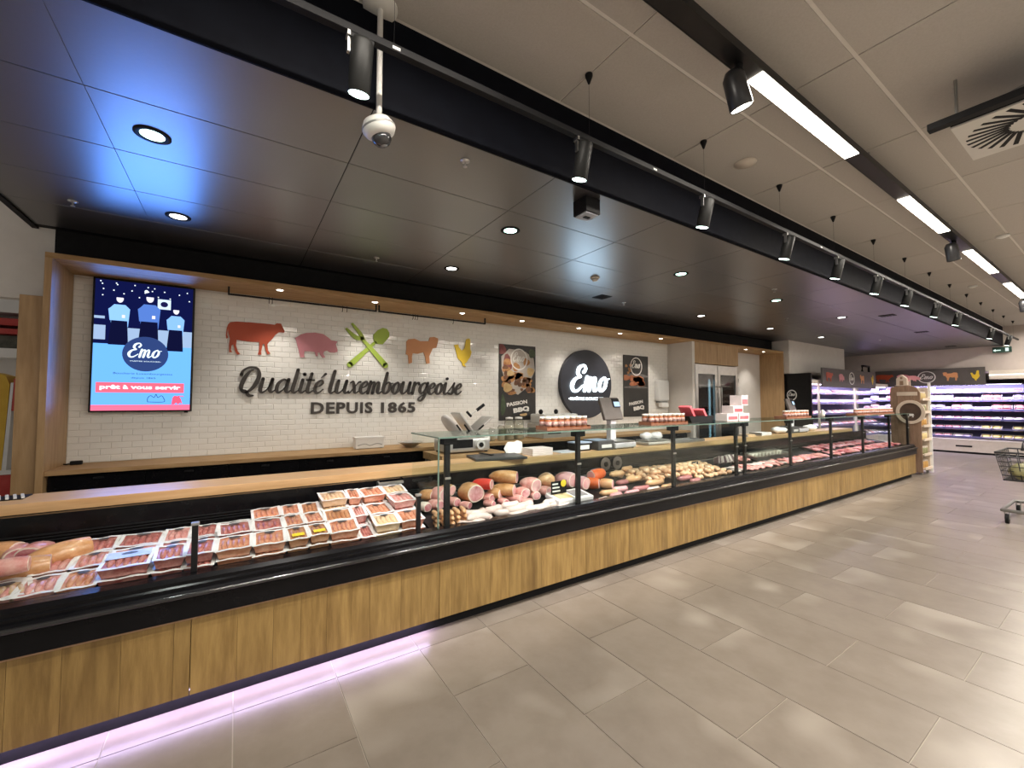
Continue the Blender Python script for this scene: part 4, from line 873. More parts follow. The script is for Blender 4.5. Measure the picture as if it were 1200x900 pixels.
def sign(px, py, Y, w_, h_, label, dot=True):
    c = ony(px,py,Y); t = empty('price_sign', (c.x,c.y,c.z-h_/2), label, 'price sign')
    MB().box((c.x-w_/2,c.y,c.z-h_/2),(c.x+w_/2,c.y+.004,c.z+h_/2),.001).build('board', BLACKM, t)
    wm = mat('sign_white',(.7,.7,.68),.5,noise=(9,(.74,.74,.72)))
    for k, f in enumerate((.6,.75,.5)): MB().box((c.x-w_*.42,c.y-.001,c.z+h_*(.22-.28*k)),(c.x-w_*.42+w_*f*(.6 if k < 2 and dot else 1),c.y,c.z+h_*(.34-.28*k))).build('printed_line', wm, t)
    if dot: MB().prism(disc(c.x+w_*.3,c.z+h_*.28,h_*.28,h_*.28,18), c.y-.0015, c.y+.001).build('price_dot', YSTK, t)
    MB().box((c.x-.01,c.y+.004,c.z-h_/2-.08),(c.x+.01,c.y+.008,c.z-h_/2+.02)).build('stake', WHITEP, t)
sign(655,571,3.00,.18,.115,'black price sign with a yellow dot over the white tub')
sign(815,546,3.30,.14,.12,'grey-black price sign over the small chicken pieces', False)
# two flat grey discs with dark hubs at the rear panel
for k, x in enumerate((3.66,3.86)):
    t = empty('round_plate', (x,3.565,.77), 'round grey disc plate leaning on the dark rear panel', 'plate', 'disc plates on the rear panel')
    MB().cyl((x,3.555,.855),(x,3.562,.855),.078,n=28).build('disc', mat('disc_grey',(.16,.13,.12),.35,metal=.5,noise=(9,(.22,.18,.17))), t); MB().cyl((x,3.545,.855),(x,3.555,.855),.03,n=16).build('hub', BLACKS, t)
# red casing logs
def log(px, py, off, L, Rr, rz, m, label): ham(deckpt(px,py,off), L, Rr, rz, m, CUTP, label, 'cold cut', both=True, cut=.62, squash=1.0, grp='cold cut logs')
log(699,556,.12,.34,.062,R(12),SKR,'red cased pink sausage log lying on the other logs'); log(693,566,.06,.26,.060,R(-55),SKR,'dark red cased log under the red log'); log(711,567,.06,.20,.055,R(-60),SKO,'tan cased log beside the red logs')
# big sausages in rows
for px, py, off, L, Rr, rz, m, nm in ((723,555,.07,.24,.034,6,SKO,'t'),(743,561,.05,.26,.034,4,SKO,'t'),(768,565,.05,.30,.036,2,SKO,'t'),(735,549,.08,.2,.03,10,SKO,'t'),(770,552,.05,.26,.03,3,SKO,'t'),(755,549,.06,.2,.028,5,SKO,'t'),(782,570,.03,.20,.030,5,SKO,'t'),(714,577,.03,.22,.030,-10,SKO,'t'),
     (746,554,.03,.24,.030,4,SKV,'w'),(774,557,.03,.26,.030,2,SKV,'w'),(803,560,.03,.28,.032,2,SKV,'w'),(730,565,.03,.22,.028,5,SKV,'w'),(752,572,.03,.24,.028,-4,SKV,'w'),(815,563,.03,.2,.028,4,SKV,'w'),
     (727,573,.03,.20,.030,-5,SKP,'p'),(741,577,.03,.22,.028,3,SKP,'p'),(722,580,.028,.18,.028,8,SKP,'p'),(766,573,.028,.2,.026,2,SKW,'h'),(735,582,.026,.2,.026,5,SKW,'h'),(706,586,.026,.18,.028,15,SKW,'h')):
    d = {'t':'thick tan sausage','w':'wine red dry sausage','p':'pink cooked sausage','h':'thick white sausage'}[nm]
    saus(deckpt(px,py,off), L, Rr, R(rz), m, d+' in the rows beside the cold cut logs', .15, d+'s beside the logs')
# chicken pieces
CHK = meat('chicken',(.72,.38,.20),(.86,.60,.40),.35,12); rg = random.Random(3); n = 0
cm = [MB().ell((0,0,0),(.052,.036,.028),10,7,.10,s).mesh('chicken_piece', CHK) for s in range(4)]
for lay, ni, nj in ((0,17,6),(1,14,4),(2,6,2)):
    for a in range(ni):
        for b in range(nj):
            y = 3.02+.085*b+.05*lay+rg.uniform(-.02,.02); x = 3.72+.10*a+lay*.12+rg.uniform(-.03,.03)+.10*(5-b)*0
            if b < 2 and a < 9 and lay == 0: continue
            if x > 5.35: continue
            o = bpy.data.objects.new('chicken_piece', cm[(a+b)%4]); COL.objects.link(o); o.location = (x,y,DK(y)+.026+.042*lay); o.rotation_euler = (rg.uniform(-.4,.4),rg.uniform(-.4,.4),rg.uniform(0,6.28))
            tag(o, 'small golden chicken piece in the heap beside the wine red sausages', 'chicken', 'heap of golden chicken pieces')
# trays further along
def tray(x, y, w_, d_, label, m=BLACKS, h=.03, group=None):
    t = empty('serving_tray', (x,y,DK(y)+.002), label, 'tray', group); Mx = Matrix.Translation((x,y,DK(y)+.002)) @ Matrix.Rotation(SL,4,'X')
    MB().box((-w_/2,-d_/2,0),(w_/2,d_/2,.006),.002).xf(Mx).build('base', m, t)
    b = MB(); e = .008
    for s in (-1,1): b.box((-w_/2,s*d_/2-e/2*(1+s),.006),(w_/2,s*d_/2+e/2*(1-s),h)).box((s*w_/2-e/2*(1+s),-d_/2+e,.006),(s*w_/2+e/2*(1-s),d_/2-e,h))
    b.xf(Mx).build('rim', m, t); return t
SLW = meat('slice_white',(.72,.60,.56),(.80,.70,.66),.35,10); PKL = meat('slice_pink',(.70,.24,.22),(.82,.44,.40),.35,14); REDM = meat('beef',(.50,.07,.09),(.70,.24,.26),.3,16); ROSE = meat('pork',(.70,.24,.28),(.82,.44,.47),.3,12)
# fan of slices
fx = 5.50
for k in range(12):
    a = R(-25+k*6); y = 3.30; o = MB().obox((0,0,.045),(.010,.10,.10),(R(-25),0,0),.004).build('bacon_slice', SLW if k % 2 else mat('slice_dark',(.10,.05,.06),.4,noise=(14,(.16,.08,.09))), None, Vector((fx+.036*k,y+.02*math.sin(k),DK(y)+.03))); o.rotation_euler = (0,R(20),a)
    tag(o, ('white' if k % 2 else 'dark')+' slice standing in the fan of bacon slices', 'bacon', 'fan of bacon slices')
ti = 0
def tl(x): return 'black serving tray under ' + ('the pale cutlets beside the bacon slices' if x < 6.6 else 'the pink cutlets before the steel pan' if x < 8.2 else 'the rosy cutlets at the far front')
for x in (5.65,6.25,6.85,7.45,8.05): tray(x, 3.05, .54, .27, tl(x), group=tl(x)[6:])
for x in (6.15,8.75,9.35,9.95,10.55,11.15): tray(x, 3.36, .54, .30, 'black serving tray under the orange-pink escalopes' if x < 7 else 'black serving tray under the red steaks at the rear', group='rear serving trays')
for x in (8.75,9.35,9.95,10.55,11.15,11.65): tray(x, 3.04, .54 if x < 11.5 else .4, .27, tl(x), group=tl(x)[6:])
st = tray(7.05, 3.38, 1.1, .26, 'long grey steel pan holding small pots behind the black trays', STEEL, .06)
pt = mat('pot_cream',(.62,.56,.48),.4,noise=(9,(.70,.64,.56)))
for k in range(9):
    x = 6.6+.11*k; y = 3.38; o = empty('dip_pot', (x,y,DK(y)+.010), 'small pot standing in the long steel pan', 'pot', 'dip pots in the steel pan'); MB().lathe([(.028,.0),(.038,.065),(.033,.065),(.031,.05),(0,.05)],14).build('cup', pt, o, (0,0,0)); MB().lathe([(0,.052),(.032,.053)],12).build('sauce', MT['brown'] if k % 2 else MT['pale'], o, (0,0,0))
cut_m = [MB().ell((0,0,0),(.085,.050,.018),12,6,.12,s).mesh('cutlet', m) for s in range(3) for m in (PKL,REDM,ROSE,SLW)]
def cutlets(x0, x1, y0, y1, nx, ny, pick, label, group, name='cutlet', lay=1):
    for l in range(lay):
        for a in range(nx):
            for b in range(ny):
                x = x0+(x1-x0)*(a+.5)/nx+rg.uniform(-.02,.02); y = y0+(y1-y0)*(b+.5)/ny+rg.uniform(-.012,.012)
                o = bpy.data.objects.new(name, cut_m[(rg.randrange(3))*4+rg.choice(pick)]); COL.objects.link(o); o.location = (x,y,DK(y)+.032+.028*l); o.rotation_euler = (SL+rg.uniform(-.15,.15),rg.uniform(-.2,.2),rg.uniform(-.5,.5)+R(60)); tag(o, label, 'meat', group)
cutlets(5.42,6.9,2.96,3.14,14,2,(0,3),'pale pink cutlet on the black trays beside the bacon slices','cutlets beside the bacon slices')
cutlets(5.95,6.40,3.26,3.46,4,2,(0,),'orange-pink escalope behind the pale cutlets','escalopes behind the cutlets')
cutlets(6.9,8.30,2.96,3.14,12,2,(0,2),'pink cutlet on the black trays in front of the steel pan','cutlets in front of the steel pan')
cutlets(8.5,11.4,3.24,3.48,24,2,(1,2),'red steak on the rear black trays','steaks on the rear trays','steak',1)
cutlets(8.5,11.8,2.95,3.15,28,2,(0,1,2),'rosy cutlet on the far front black trays','cutlets on the far front trays','cutlet',1)
# ================================================================ things on the bench and the worktop
# slicer on its oak stand
ss = empty('slicer_stand', (2.34,4.63,0), 'oak topped stand in front of the back bench', 'stand')
MB().box((1.93,4.36,.90),(2.76,4.93,.985),.004).build('top', OAKF, ss)
for x in (1.95,2.70):
    for y in (4.40,4.87): MB().box((x,y,0),(x+.04,y+.04,.90)).build('leg', GREYM, ss)
sl = empty('meat_slicer', (2.34,4.62,.985), 'silver meat slicer with tilted carriage on the oak stand', 'slicer')
ALU = mat('cast_alu',(.62,.62,.61),.35,metal=.7,noise=(9,(.70,.70,.69)))
MB().box((2.02,4.44,1.00),(2.60,4.82,1.16),.03).build('base', ALU, sl)
MB().box((2.10,4.436,1.05),(2.36,4.441,1.15)).build('dark_panel', BLACKM, sl)
for x in (2.06,2.56):
    for y in (4.48,4.78): MB().cyl((x,y,.985),(x,y,1.0),.02,n=10).build('foot', BLACKM, sl)
kb = MB().cyl((2.45,4.40,1.08),(2.45,4.44,1.08),.055,n=22).build('dial', WHITEP, sl); MB().cyl((2.45,4.385,1.08),(2.45,4.40,1.08),.028,n=16).build('dial_cap', BLACKM, kb)
MB().cyl((2.52,4.70,1.12),(2.70,4.70,1.12),.085,n=20).build('motor', ALU, sl)
Mb = Matrix.Translation((2.20,4.68,1.30)) @ Matrix.Rotation(R(-38),4,'Y')
MB().lathe([(0,-.03),(.16,-.03),(.17,-.015),(.17,.012),(.15,.02),(0,.02)], 30).xf(Mb @ Matrix.Rotation(R(90),4,'Y')).build('blade_guard', mat('guard_white',(.62,.60,.57),.4,noise=(8,(.68,.66,.63))), sl)
MB().obox((2.30,4.60,1.34),(.020,.26,.30),(0,R(-38),0),.004).build('gauge_plate', STEEL, sl)
MB().obox((2.52,4.60,1.30),(.34,.28,.018),(0,R(-38),0),.004).build('carriage', STEEL, sl)
for k in (-1,1): MB().obox((2.25+.05*k,4.45,1.26),(.018,.012,.16),(0,R(-38),0)).build('slot', BLACKM, sl)
MB().obox((2.45,4.45,1.26),(.16,.012,.018),(0,R(-38),0)).build('slot', BLACKM, sl)
h_ = MB().cyl((2.40,4.60,1.42),(2.52,4.60,1.50),.008,n=8).build('arm', STEEL, sl); MB().cyl((2.50,4.60,1.487),(2.60,4.60,1.555),.020,n=12).build('grip', BLACKM, h_)
MB().cyl((2.36,4.60,1.47),(2.42,4.60,1.41),.016,n=10).build('clamp', BLACKM, sl)
# white glove box on the bench
gb = empty('glove_box', (1.36,5.25,1.024), 'white ornate dispenser box on the oak bench under the lettering', 'box')
MB().box((1.19,5.19,1.03),(1.53,5.32,1.165),.008).build('body', mat('box_white',(.74,.73,.70),.4,noise=(9,(.78,.77,.74))), gb)
MB().box((1.185,5.185,1.150),(1.535,5.325,1.168),.004).build('lid', WHITEP, gb); MB().ribbon([(1.22,1.07,.01),(1.30,1.085,.008),(1.36,1.065,.008),(1.44,1.085,.008),(1.50,1.07,.01)], 5.186,5.19).build('ornament', GREYM, gb)
for x in (1.22,1.50): MB().lathe([(.014,1.024),(.016,1.034)],10,(x,5.21,0)).build('foot', GREYM, gb)
bl = empty('cable_plug', (-1.20,5.36,1.024), 'small black plug lying on the bench corner beside the oak upright', 'plug')
MB().box((-1.24,5.34,1.024),(-1.16,5.38,1.060),.008).build('body', BLACKM, bl); MB().tube([(-1.24,5.36,1.035),(-1.27,5.37,1.03),(-1.29,5.40,1.03)],.006,6).build('cord', BLACKM, bl)
# bowls on the bench edge left of the slicer
bo = empty('steel_bowl', (1.83,5.10,1.024), 'shallow grey steel bowl on the bench beside the slicer', 'bowl')
MB().lathe([(.05,0),(.14,.06),(.15,.065),(.14,.065),(.05,.008),(0,.008)],24).build('bowl', STEEL, bo, (0,0,0)); MB().lathe([(.150,.062),(.154,.066),(.150,.070)],24).build('rim', STEEL, bo, (0,0,0))
# storage jars
JG = glassmat('jar_glass',(.90,.91,.88),.6,.2); CREAMJ = mat('jar_filling',(.62,.57,.46),.6,noise=(24,(.70,.66,.56)))
for k, (x, y, r_, hh, lb) in enumerate(((3.10,5.25,.05,.20,'small clear storage jar with pale filling beside the slicer'),(3.24,5.22,.055,.24,'slim clear storage jar with pale filling on the bench'),(3.40,5.25,.075,.34,'tall clear storage jar with pale filling under the poster'),(3.57,5.25,.075,.34,'second tall clear storage jar with pale filling under the poster'))):
    j = empty('storage_jar', (x,y,1.024), lb, 'jar')
    MB().lathe([(r_*.96,.004),(r_,.012),(r_,hh*.8),(r_*.7,hh*.88),(r_*.7,hh*.9)],20).build('glass', JG, j, (0,0,0)); MB().lathe([(0,.006),(r_*.92,.008),(r_*.92,hh*.62),(0,hh*.64)],18).build('filling', CREAMJ, j, (0,0,0)); MB().lathe([(r_*.74,hh*.9),(r_*.74,hh*.98),(0,hh)],18).build('lid', WHITEP, j, (0,0,0))
# grey vacuum machine with two black knobs
vm = empty('vacuum_packer', (4.25,5.22,1.024), 'grey metal vacuum packer with clear hood and two black knobs', 'machine')
GB = mat('machine_grey',(.36,.35,.31),.45,noise=(9,(.42,.41,.37)))
MB().box((3.86,5.02,1.03),(4.62,5.44,1.25),.012).build('body', GB, vm); MB().box((3.90,5.04,1.25),(4.58,5.42,1.40),.03).build('hood', mat('hood_pale',(.48,.48,.45),.25,noise=(6,(.55,.55,.52))), vm); MB().box((3.84,5.0,1.024),(4.64,5.46,1.04),.003).build('base_plate', OAKF, vm)
for x in (3.92,4.22): MB().ell((x,5.16,1.435),(.035,.035,.04)).build('knob', BLACKM, vm)
MB().box((3.95,5.014,1.10),(4.20,5.021,1.20)).build('panel', BLACKM, vm)
# chopping board, paper, stacks on the worktop
cbd = empty('cutting_board', (2.30,3.80,1.0), 'black cutting board lying across the beech worktop', 'board')
MB().obox((2.30,3.80,1.013),(.56,.36,.026),(0,0,R(-12)),.006).build('slab', mat('board_black',(.035,.033,.036),.45,noise=(9,(.05,.048,.05))), cbd); MB().obox((2.22,3.88,1.040),(.05,.16,.010),(.1,0,R(35)),.003).build('knife_rest', BLACKM, cbd)
PAP = mat('paper_white',(.8,.8,.78),.7,noise=(8,(.84,.84,.82)))
for k in range(5):
    o = MB().obox((2.60+.006*k,3.93,1.062+.004*k),(.20,.0015,.13),(R(-15),R(-25+7*k),0)).build('paper_sheet', PAP); tag(o, 'white wrapping sheet standing fanned beside the cutting board', 'paper', 'fanned wrapping sheets')
for k in range(4):
    o = MB().box((2.70,3.70,1.001+.020*k),(2.98,3.90,1.019+.020*k),.002).build('paper_ream', mat('ream_pink',(.78,.70,.68),.6,noise=(9,(.82,.75,.73)))); tag(o, 'white ream of wrapping paper, %s of the stack on the worktop' % ('bottom','second','third','top')[k], 'paper')
bp_ = MB().box((3.12,3.72,1.001),(3.36,3.92,1.010),.002).build('film_sheet', mat('film_blue',(.62,.70,.80),.2,noise=(9,(.70,.77,.85)))); tag(bp_, 'flat pale blue film sheet on the worktop beside the reams', 'film')
# scales with screens
def scale(x, label, rz=0):
    s = empty('shop_scale', (x,3.82,1.0), label, 'scale'); L = (0,0,0)
    SWh = mat('scale_white',(.70,.68,.72),.35,noise=(8,(.76,.74,.78)))
    MB().box((-.02,-.16,.012),(.36,.15,.075),.012).build('body', SWh, s, L); MB().box((0,-.145,.085),(.35,.14,.097),.004).build('pan', STEEL, s, L); MB().box((.12,-.05,.07),(.20,.05,.086)).build('pan_stem', BLACKM, s, L)
    for a in (0,.32):
        for b in (-.13,.12): MB().cyl((a+.01,b,0),(a+.01,b,.013),.014,n=10).build('foot', BLACKM, s, L)
    pr = MB().box((-.30,-.15,.0),(-.03,.14,.12),.014).build('printer', mat('printer_dark',(.06,.06,.062),.4,noise=(9,(.08,.08,.082))), s, L); MB().box((-.25,-.156,.03),(-.08,-.149,.07),.002).build('paper_slot', WHITEP, pr, L)
    MB().box((.10,.03,.075),(.20,.11,.42),.01).build('column', SWh, s, L)
    Ms = Matrix.Translation((.12,.05,.50)) @ rot_m((R(-18),0,R(8)))
    sc_ = MB().box((-.20,-.02,-.15),(.20,.02,.15),.01).xf(Ms).build('screen_back', mat('screen_bronze',(.10,.085,.075),.35,noise=(9,(.13,.11,.10))), s, L)
    MB().box((.04,-.032,.01),(.19,-.0205,.13),.003).xf(Ms).build('customer_display', BLACKM, s, L); MB().box((.055,-.0335,.02),(.18,-.0325,.085)).xf(Ms).build('display_lit', emis('display_blue',(.55,.75,1),1.2), s, L)
    return s
scale(3.96,'shop scale with bronze tilted screen facing the round sign'); scale(8.95,'farther shop scale with tilted screen beside the black fridge end panel')
gs = empty('flat_scale', (4.86,3.84,1.0), 'low grey bench scale with bagged rolls beside the tilted screen', 'scale')
MB().box((4.62,3.70,1.01),(5.10,3.97,1.045),.01).build('base', GB, gs); MB().box((4.65,3.72,1.055),(5.07,3.95,1.07),.004).build('plate', STEEL, gs); MB().box((4.80,3.80,1.04),(4.92,3.88,1.056)).build('stem', BLACKM, gs)
BAG = mat('bag_clear',(.55,.55,.54),.2,noise=(24,(.72,.72,.71)),bump=.5,bscale=30)
for x, y, z, lb in ((4.75,3.85,1.12,'crumpled clear bag on the flat grey scale'),(4.95,3.83,1.115,'smaller crumpled bag on the flat grey scale')):
    o = MB().ell((x,y,z),(.10,.07,.05),14,9,.14,int(x*10)).build('plastic_bag', BAG); tag(o, lb, 'bag')
db = empty('display_box', (3.45,3.84,1.0), 'small dark clear-fronted box beside the tilted screen scale', 'box')
MB().box((3.40,3.76,1.0),(3.62,3.92,1.09),.006).build('body', BLACKM, db); MB().box((3.43,3.755,1.02),(3.59,3.761,1.07)).build('window', WHITEP, db); MB().box((3.39,3.75,1.09),(3.63,3.93,1.105),.004).build('lid', mat('lid_blue',(.30,.36,.46),.3,noise=(8,(.36,.42,.52))), db)
mt_ = empty('metal_tray', (5.55,3.82,1.0), 'flat grey metal tray lying on the worktop before the fridge', 'tray')
MB().box((5.2,3.70,1.002),(5.9,3.95,1.012),.003).build('base', GREYM, mt_); MB().box((5.2,3.70,1.012),(5.9,3.715,1.035)).box((5.2,3.935,1.012),(5.9,3.95,1.035)).box((5.2,3.715,1.012),(5.215,3.935,1.035)).box((5.885,3.715,1.012),(5.9,3.935,1.035)).build('rim', GREYM, mt_)
for x, y, m, lb, sz in ((7.75,3.80,PAP,'white paper pad on the worktop past the fridge',(.36,.2,.05)),(7.30,3.82,mat('kraft',(.50,.36,.20),.6,noise=(9,(.56,.42,.26))),'small kraft paper pad on the worktop beside the white pad',(.26,.18,.03))):
    t = empty('paper_pad', (x,y,1.0), lb, 'paper'); MB().box((x-sz[0]/2,y-sz[1]/2,1.0),(x+sz[0]/2,y+sz[1]/2,1.0+sz[2]),.003).build('sheets', m, t); MB().box((x-sz[0]/2-.003,y-sz[1]/2-.003,1.0),(x-sz[0]/2+.02,y+sz[1]/2+.003,1.0+sz[2]+.002),.001).build('binding', GREYM, t)
for x, lb in ((9.75,'heap of crumpled white bags on the worktop end'),(8.45,'crumpled white napkins under the farther scale screen')):
    o = MB().ell((x,3.82,1.06),(.20,.11,.06),18,10,.16,int(x*7)).build('paper_heap', PAP); tag(o, lb, 'paper')
# ---------------------------------------------------------------- on the glass top
GT = GLZ+.004
JB = mat('sauce_brown',(.22,.055,.018),.2,noise=(14,(.36,.12,.04))); CART = mat('carton_cream',(.66,.58,.50),.6,noise=(9,(.72,.64,.56))); CARB = mat('carton_rust',(.16,.05,.025),.6,noise=(14,(.24,.10,.05)))
jar0 = None
def jars(x0, n, y, label_box, group, step=.072, rows=2):
    global jar0
    w_ = n*step; c = empty('jar_carton', (x0+w_/2,y,GT), label_box, 'carton')
    MB().box((x0-.01,y-.085,GT),(x0+w_+.01,y+.085,GT+.006)).build('base', CARB, c)
    MB().box((x0-.01,y-.085,GT+.006),(x0+w_+.01,y-.081,GT+.022)).box((x0-.01,y+.081,GT+.006),(x0+w_+.01,y+.085,GT+.035)).box((x0-.01,y-.081,GT+.006),(x0-.006,y+.081,GT+.035)).box((x0+w_+.006,y-.081,GT+.006),(x0+w_+.01,y+.081,GT+.035)).build('side', CARB, c)
    for k in range(n):
        for r in range(rows):
            p = (x0+(k+.5)*step, y-.040+.080*r, GT+.007)
            lb = 'brown sauce jar with a cream lid in the ' + group
            if jar0 is None:
                jar0 = empty('sauce_jar', p, lb, 'jar', group); L = (0,0,0)
                MB().lathe([(.028,0),(.032,.006),(.032,.078),(.026,.088),(.026,.092)],14).build('glass', JB, jar0, L); MB().lathe([(.030,.090),(.031,.112),(0,.113)],14).build('lid', CART, jar0, L); MB().lathe([(.0325,.024),(.0325,.068)],14).build('label', mat('jar_label',(.50,.36,.30),.5,noise=(40,(.16,.05,.05))), jar0, L)
            else: dup(jar0, p, None, lb, group)
jars(2.31,7,3.02,'rust carton of brown sauce jars on the glass beside the slicer view','carton nearest the cutting board'); jars(3.72,8,3.02,'rust carton of brown sauce jars on the glass beside the red tray','carton beside the red tray',.078)
jars(6.75,8,3.02,'rust carton of sauce jars on the glass before the oak upright','carton before the oak upright',.10,1); jars(9.45,20,3.02,'long rust carton of sauce jars on the far end of the glass','long far carton',.10,1)
rt = empty('red_tray', (4.72,3.06,GT), 'black tray with two raised red flaps on the glass top', 'tray')
MB().prism([(4.50,GT),(4.92,GT),(4.97,GT+.08),(4.45,GT+.08)], 2.98, 3.16).build('body', BLACKS, rt)
RF = mat('flap_red',(.62,.08,.10),.4,noise=(9,(.72,.16,.18)))
MB().obox((4.55,3.07,GT+.115),(.035,.16,.20),(0,R(-35),0),.006).build('flap', RF, rt); MB().obox((4.80,3.07,GT+.095),(.035,.16,.16),(0,R(-35),0),.006).build('flap', RF, rt)
for k, (x, z, w_, hh, lb) in enumerate(((5.42,0,.26,.10,'red and white carton, bottom left of the small stack on the glass'),(5.70,0,.26,.10,'red and white carton, bottom right of the small stack on the glass'),(5.56,.10,.24,.10,'red and white carton, middle of the small stack on the glass'),(5.72,.20,.16,.14,'upright red and white carton on top of the small stack'))):
    c = empty('sauce_carton', (x,3.08,GT+z), lb, 'carton'); MB().box((x-w_/2,3.0,GT+z),(x+w_/2,3.16,GT+z+hh-.002),.003).build('box', mat('carton_white',(.70,.62,.60),.5,noise=(9,(.76,.68,.66))), c); MB().box((x-w_*.4,2.997,GT+z+.02),(x+w_*.4,3.0,GT+z+hh*.62)).build('printed_panel', RF, c)
# small round dispensers on the glass posts
for x, lb in ((7.9,'small cream bell pot at the far glass post'),):
    o = MB().lathe([(.03,0),(.035,.05),(.02,.08),(.03,.10),(0,.12)],14,(8.15,3.0,GT)).build('bell_pot', pt); tag(o, lb, 'pot')
# ================================================================ far end: chilled walls, signs, rack, trolley
VIO = mat('fridge_back_violet_light',(.16,.15,.30),.5,noise=(3,(.20,.19,.36))); SHF = mat('fridge_shelf_violet_light',(.10,.10,.22),.4,noise=(8,(.14,.14,.28))); CRM = mat('fridge_cream',(.66,.60,.52),.5,noise=(8,(.72,.66,.58)))  # purple cabinet light is tinted into the back and shelf colours
PKM = [mat('pack_rose',(.66,.22,.26),.3,noise=(18,(.82,.50,.54)),rnd=.15), mat('pack_white',(.72,.66,.70),.3,noise=(14,(.82,.78,.80)),rnd=.1), mat('pack_red',(.50,.12,.14),.3,noise=(18,(.70,.36,.38)),rnd=.15), mat('pack_yellow',(.70,.56,.10),.35,noise=(9,(.80,.70,.30))), mat('pack_violet',(.36,.30,.50),.3,noise=(12,(.55,.48,.66)),rnd=.1)]
FILM = mat('pack_film',(.78,.72,.76),.2,noise=(14,(.86,.82,.85)))
pkm = []
for k, m in enumerate(PKM):
    b = MB(); w_, d_, h_ = .100, .085, .050+.02*(k == 3)
    b.add([(-w_+.012,-d_+.012,0),(w_-.012,-d_+.012,0),(w_-.012,d_-.012,0),(-w_+.012,d_-.012,0),(-w_,-d_,h_),(w_,-d_,h_),(w_,d_,h_),(-w_,d_,h_)], [(0,3,2,1),(0,1,5,4),(1,2,6,5),(2,3,7,6),(3,0,4,7)])
    b.ell((0,0,h_),(w_-.014,d_-.014,.016),10,6,.08,k)
    b.slot(1)
    for s in (-1,1): b.box((-w_,s*d_-.006,h_),(w_,s*d_+.006,h_+.004)).box((s*w_-.006,-d_+.006,h_),(s*w_+.006,d_-.006,h_+.004))
    pkm.append(b.mesh('chilled_pack', [m, FILM]))
KN = ('rosy','white','red','yellow','violet')
def cp(k, loc, rot, label, group):
    o = bpy.data.objects.new('chilled_pack', pkm[k]); COL.objects.link(o); o.location = loc; o.rotation_euler = rot; tag(o, label, 'meat pack', group)
rg = random.Random(11); LAV = (.86,.76,1.0)
ORD = ('bottom','second','third','fourth','fifth','top')
# chilled wall behind the counter end (faces the aisle, along X)
fa = empty('chilled_wall_cabinet', (14.0,4.9,0), 'open chilled cabinet with lit shelves beside the black end panel', 'fridge')
MB().box((11.43,5.36,0),(16.9,5.44,2.10)).build('back', VIO, fa); MB().box((11.43,4.42,0),(16.9,5.36,.36),.01).build('base', CRM, fa); MB().box((11.43,4.46,2.02),(16.9,5.36,2.12),.01).build('canopy', CRM, fa)
MB().box((11.50,4.50,2.008),(16.8,4.54,2.019)).build('light_tube', emis('fridge_led',LAV,7), fa)
for x in (11.9,14.2): MB().box((x-.02,4.43,.36),(x+.02,4.47,2.02)).build('upright', CRM, fa)
for x in (12.8,15.4): lamp('AREA','chill_light',(x,4.56,2.0),34,LAV,fa,target=(x,5.1,1.0),shape='RECTANGLE',size=2.5,size_y=.06)
for i, z in enumerate((.62,.95,1.26,1.55,1.82)):
    MB().box((11.45,4.62+.05*i,z-.02),(16.88,5.36,z)).box((11.45,4.61+.05*i,z-.025),(16.88,4.62+.05*i,z+.025)).build('shelf', SHF, fa)
    for k in range(24):
        if rg.random() < .06: continue
        q = rg.choice((0,0,1,1,2,4)); cp(q, (11.60+.22*k+rg.uniform(-.02,.02),4.72+.05*i,z+.001), (R(34),0,rg.uniform(-.1,.1)), '%s pack on the %s shelf of the cabinet beside the black end panel' % (KN[q],ORD[i]), 'packs on the chilled cabinet beside the end panel')
ep = empty('fridge_end_panel', (11.39,4.70,0), 'black end panel with a white ring logo closing the chilled cabinet', 'panel')
MB().box((11.36,4.40,0),(11.42,5.0,2.27),.003).build('panel', BLACKS, ep)
PWT = mat('logo_white',(.72,.72,.70),.5,noise=(9,(.76,.76,.74)))
def ring(cu, cv, ru, rv, d0, d1, fr, k=.82, n=32):
    q = {'yz': lambda u,v,d:(d,u,v), 'xz': lambda u,v,d:(u,d,v)}[fr]; vs = []
    for d in (d0,d1):
        for kk in (1,k): vs += [q(cu+ru*kk*math.cos(6.2832*i/n), cv+rv*kk*math.sin(6.2832*i/n), d) for i in range(n)]
    return MB().add(vs, [(i,(i+1)%n,n+(i+1)%n,n+i) for i in range(n)]+[(2*n+i,3*n+i,3*n+(i+1)%n,2*n+(i+1)%n) for i in range(n)]+[(i,2*n+i,2*n+(i+1)%n,(i+1)%n) for i in range(n)]+[(n+i,n+(i+1)%n,3*n+(i+1)%n,3*n+i) for i in range(n)])
lc = onx(928,463,11.36); ring(lc.y,lc.z,.11,.13,11.354,11.36,'yz').build('logo_ring', PWT, ep)
for m in script('Emo',-.075,-.02,.05,.055,0,.004)[0]: m.xf(Matrix.Translation((11.354,lc.y,lc.z)) @ Matrix.Rotation(-math.pi/2,4,'Z')).build('logo_letter', PWT, ep)
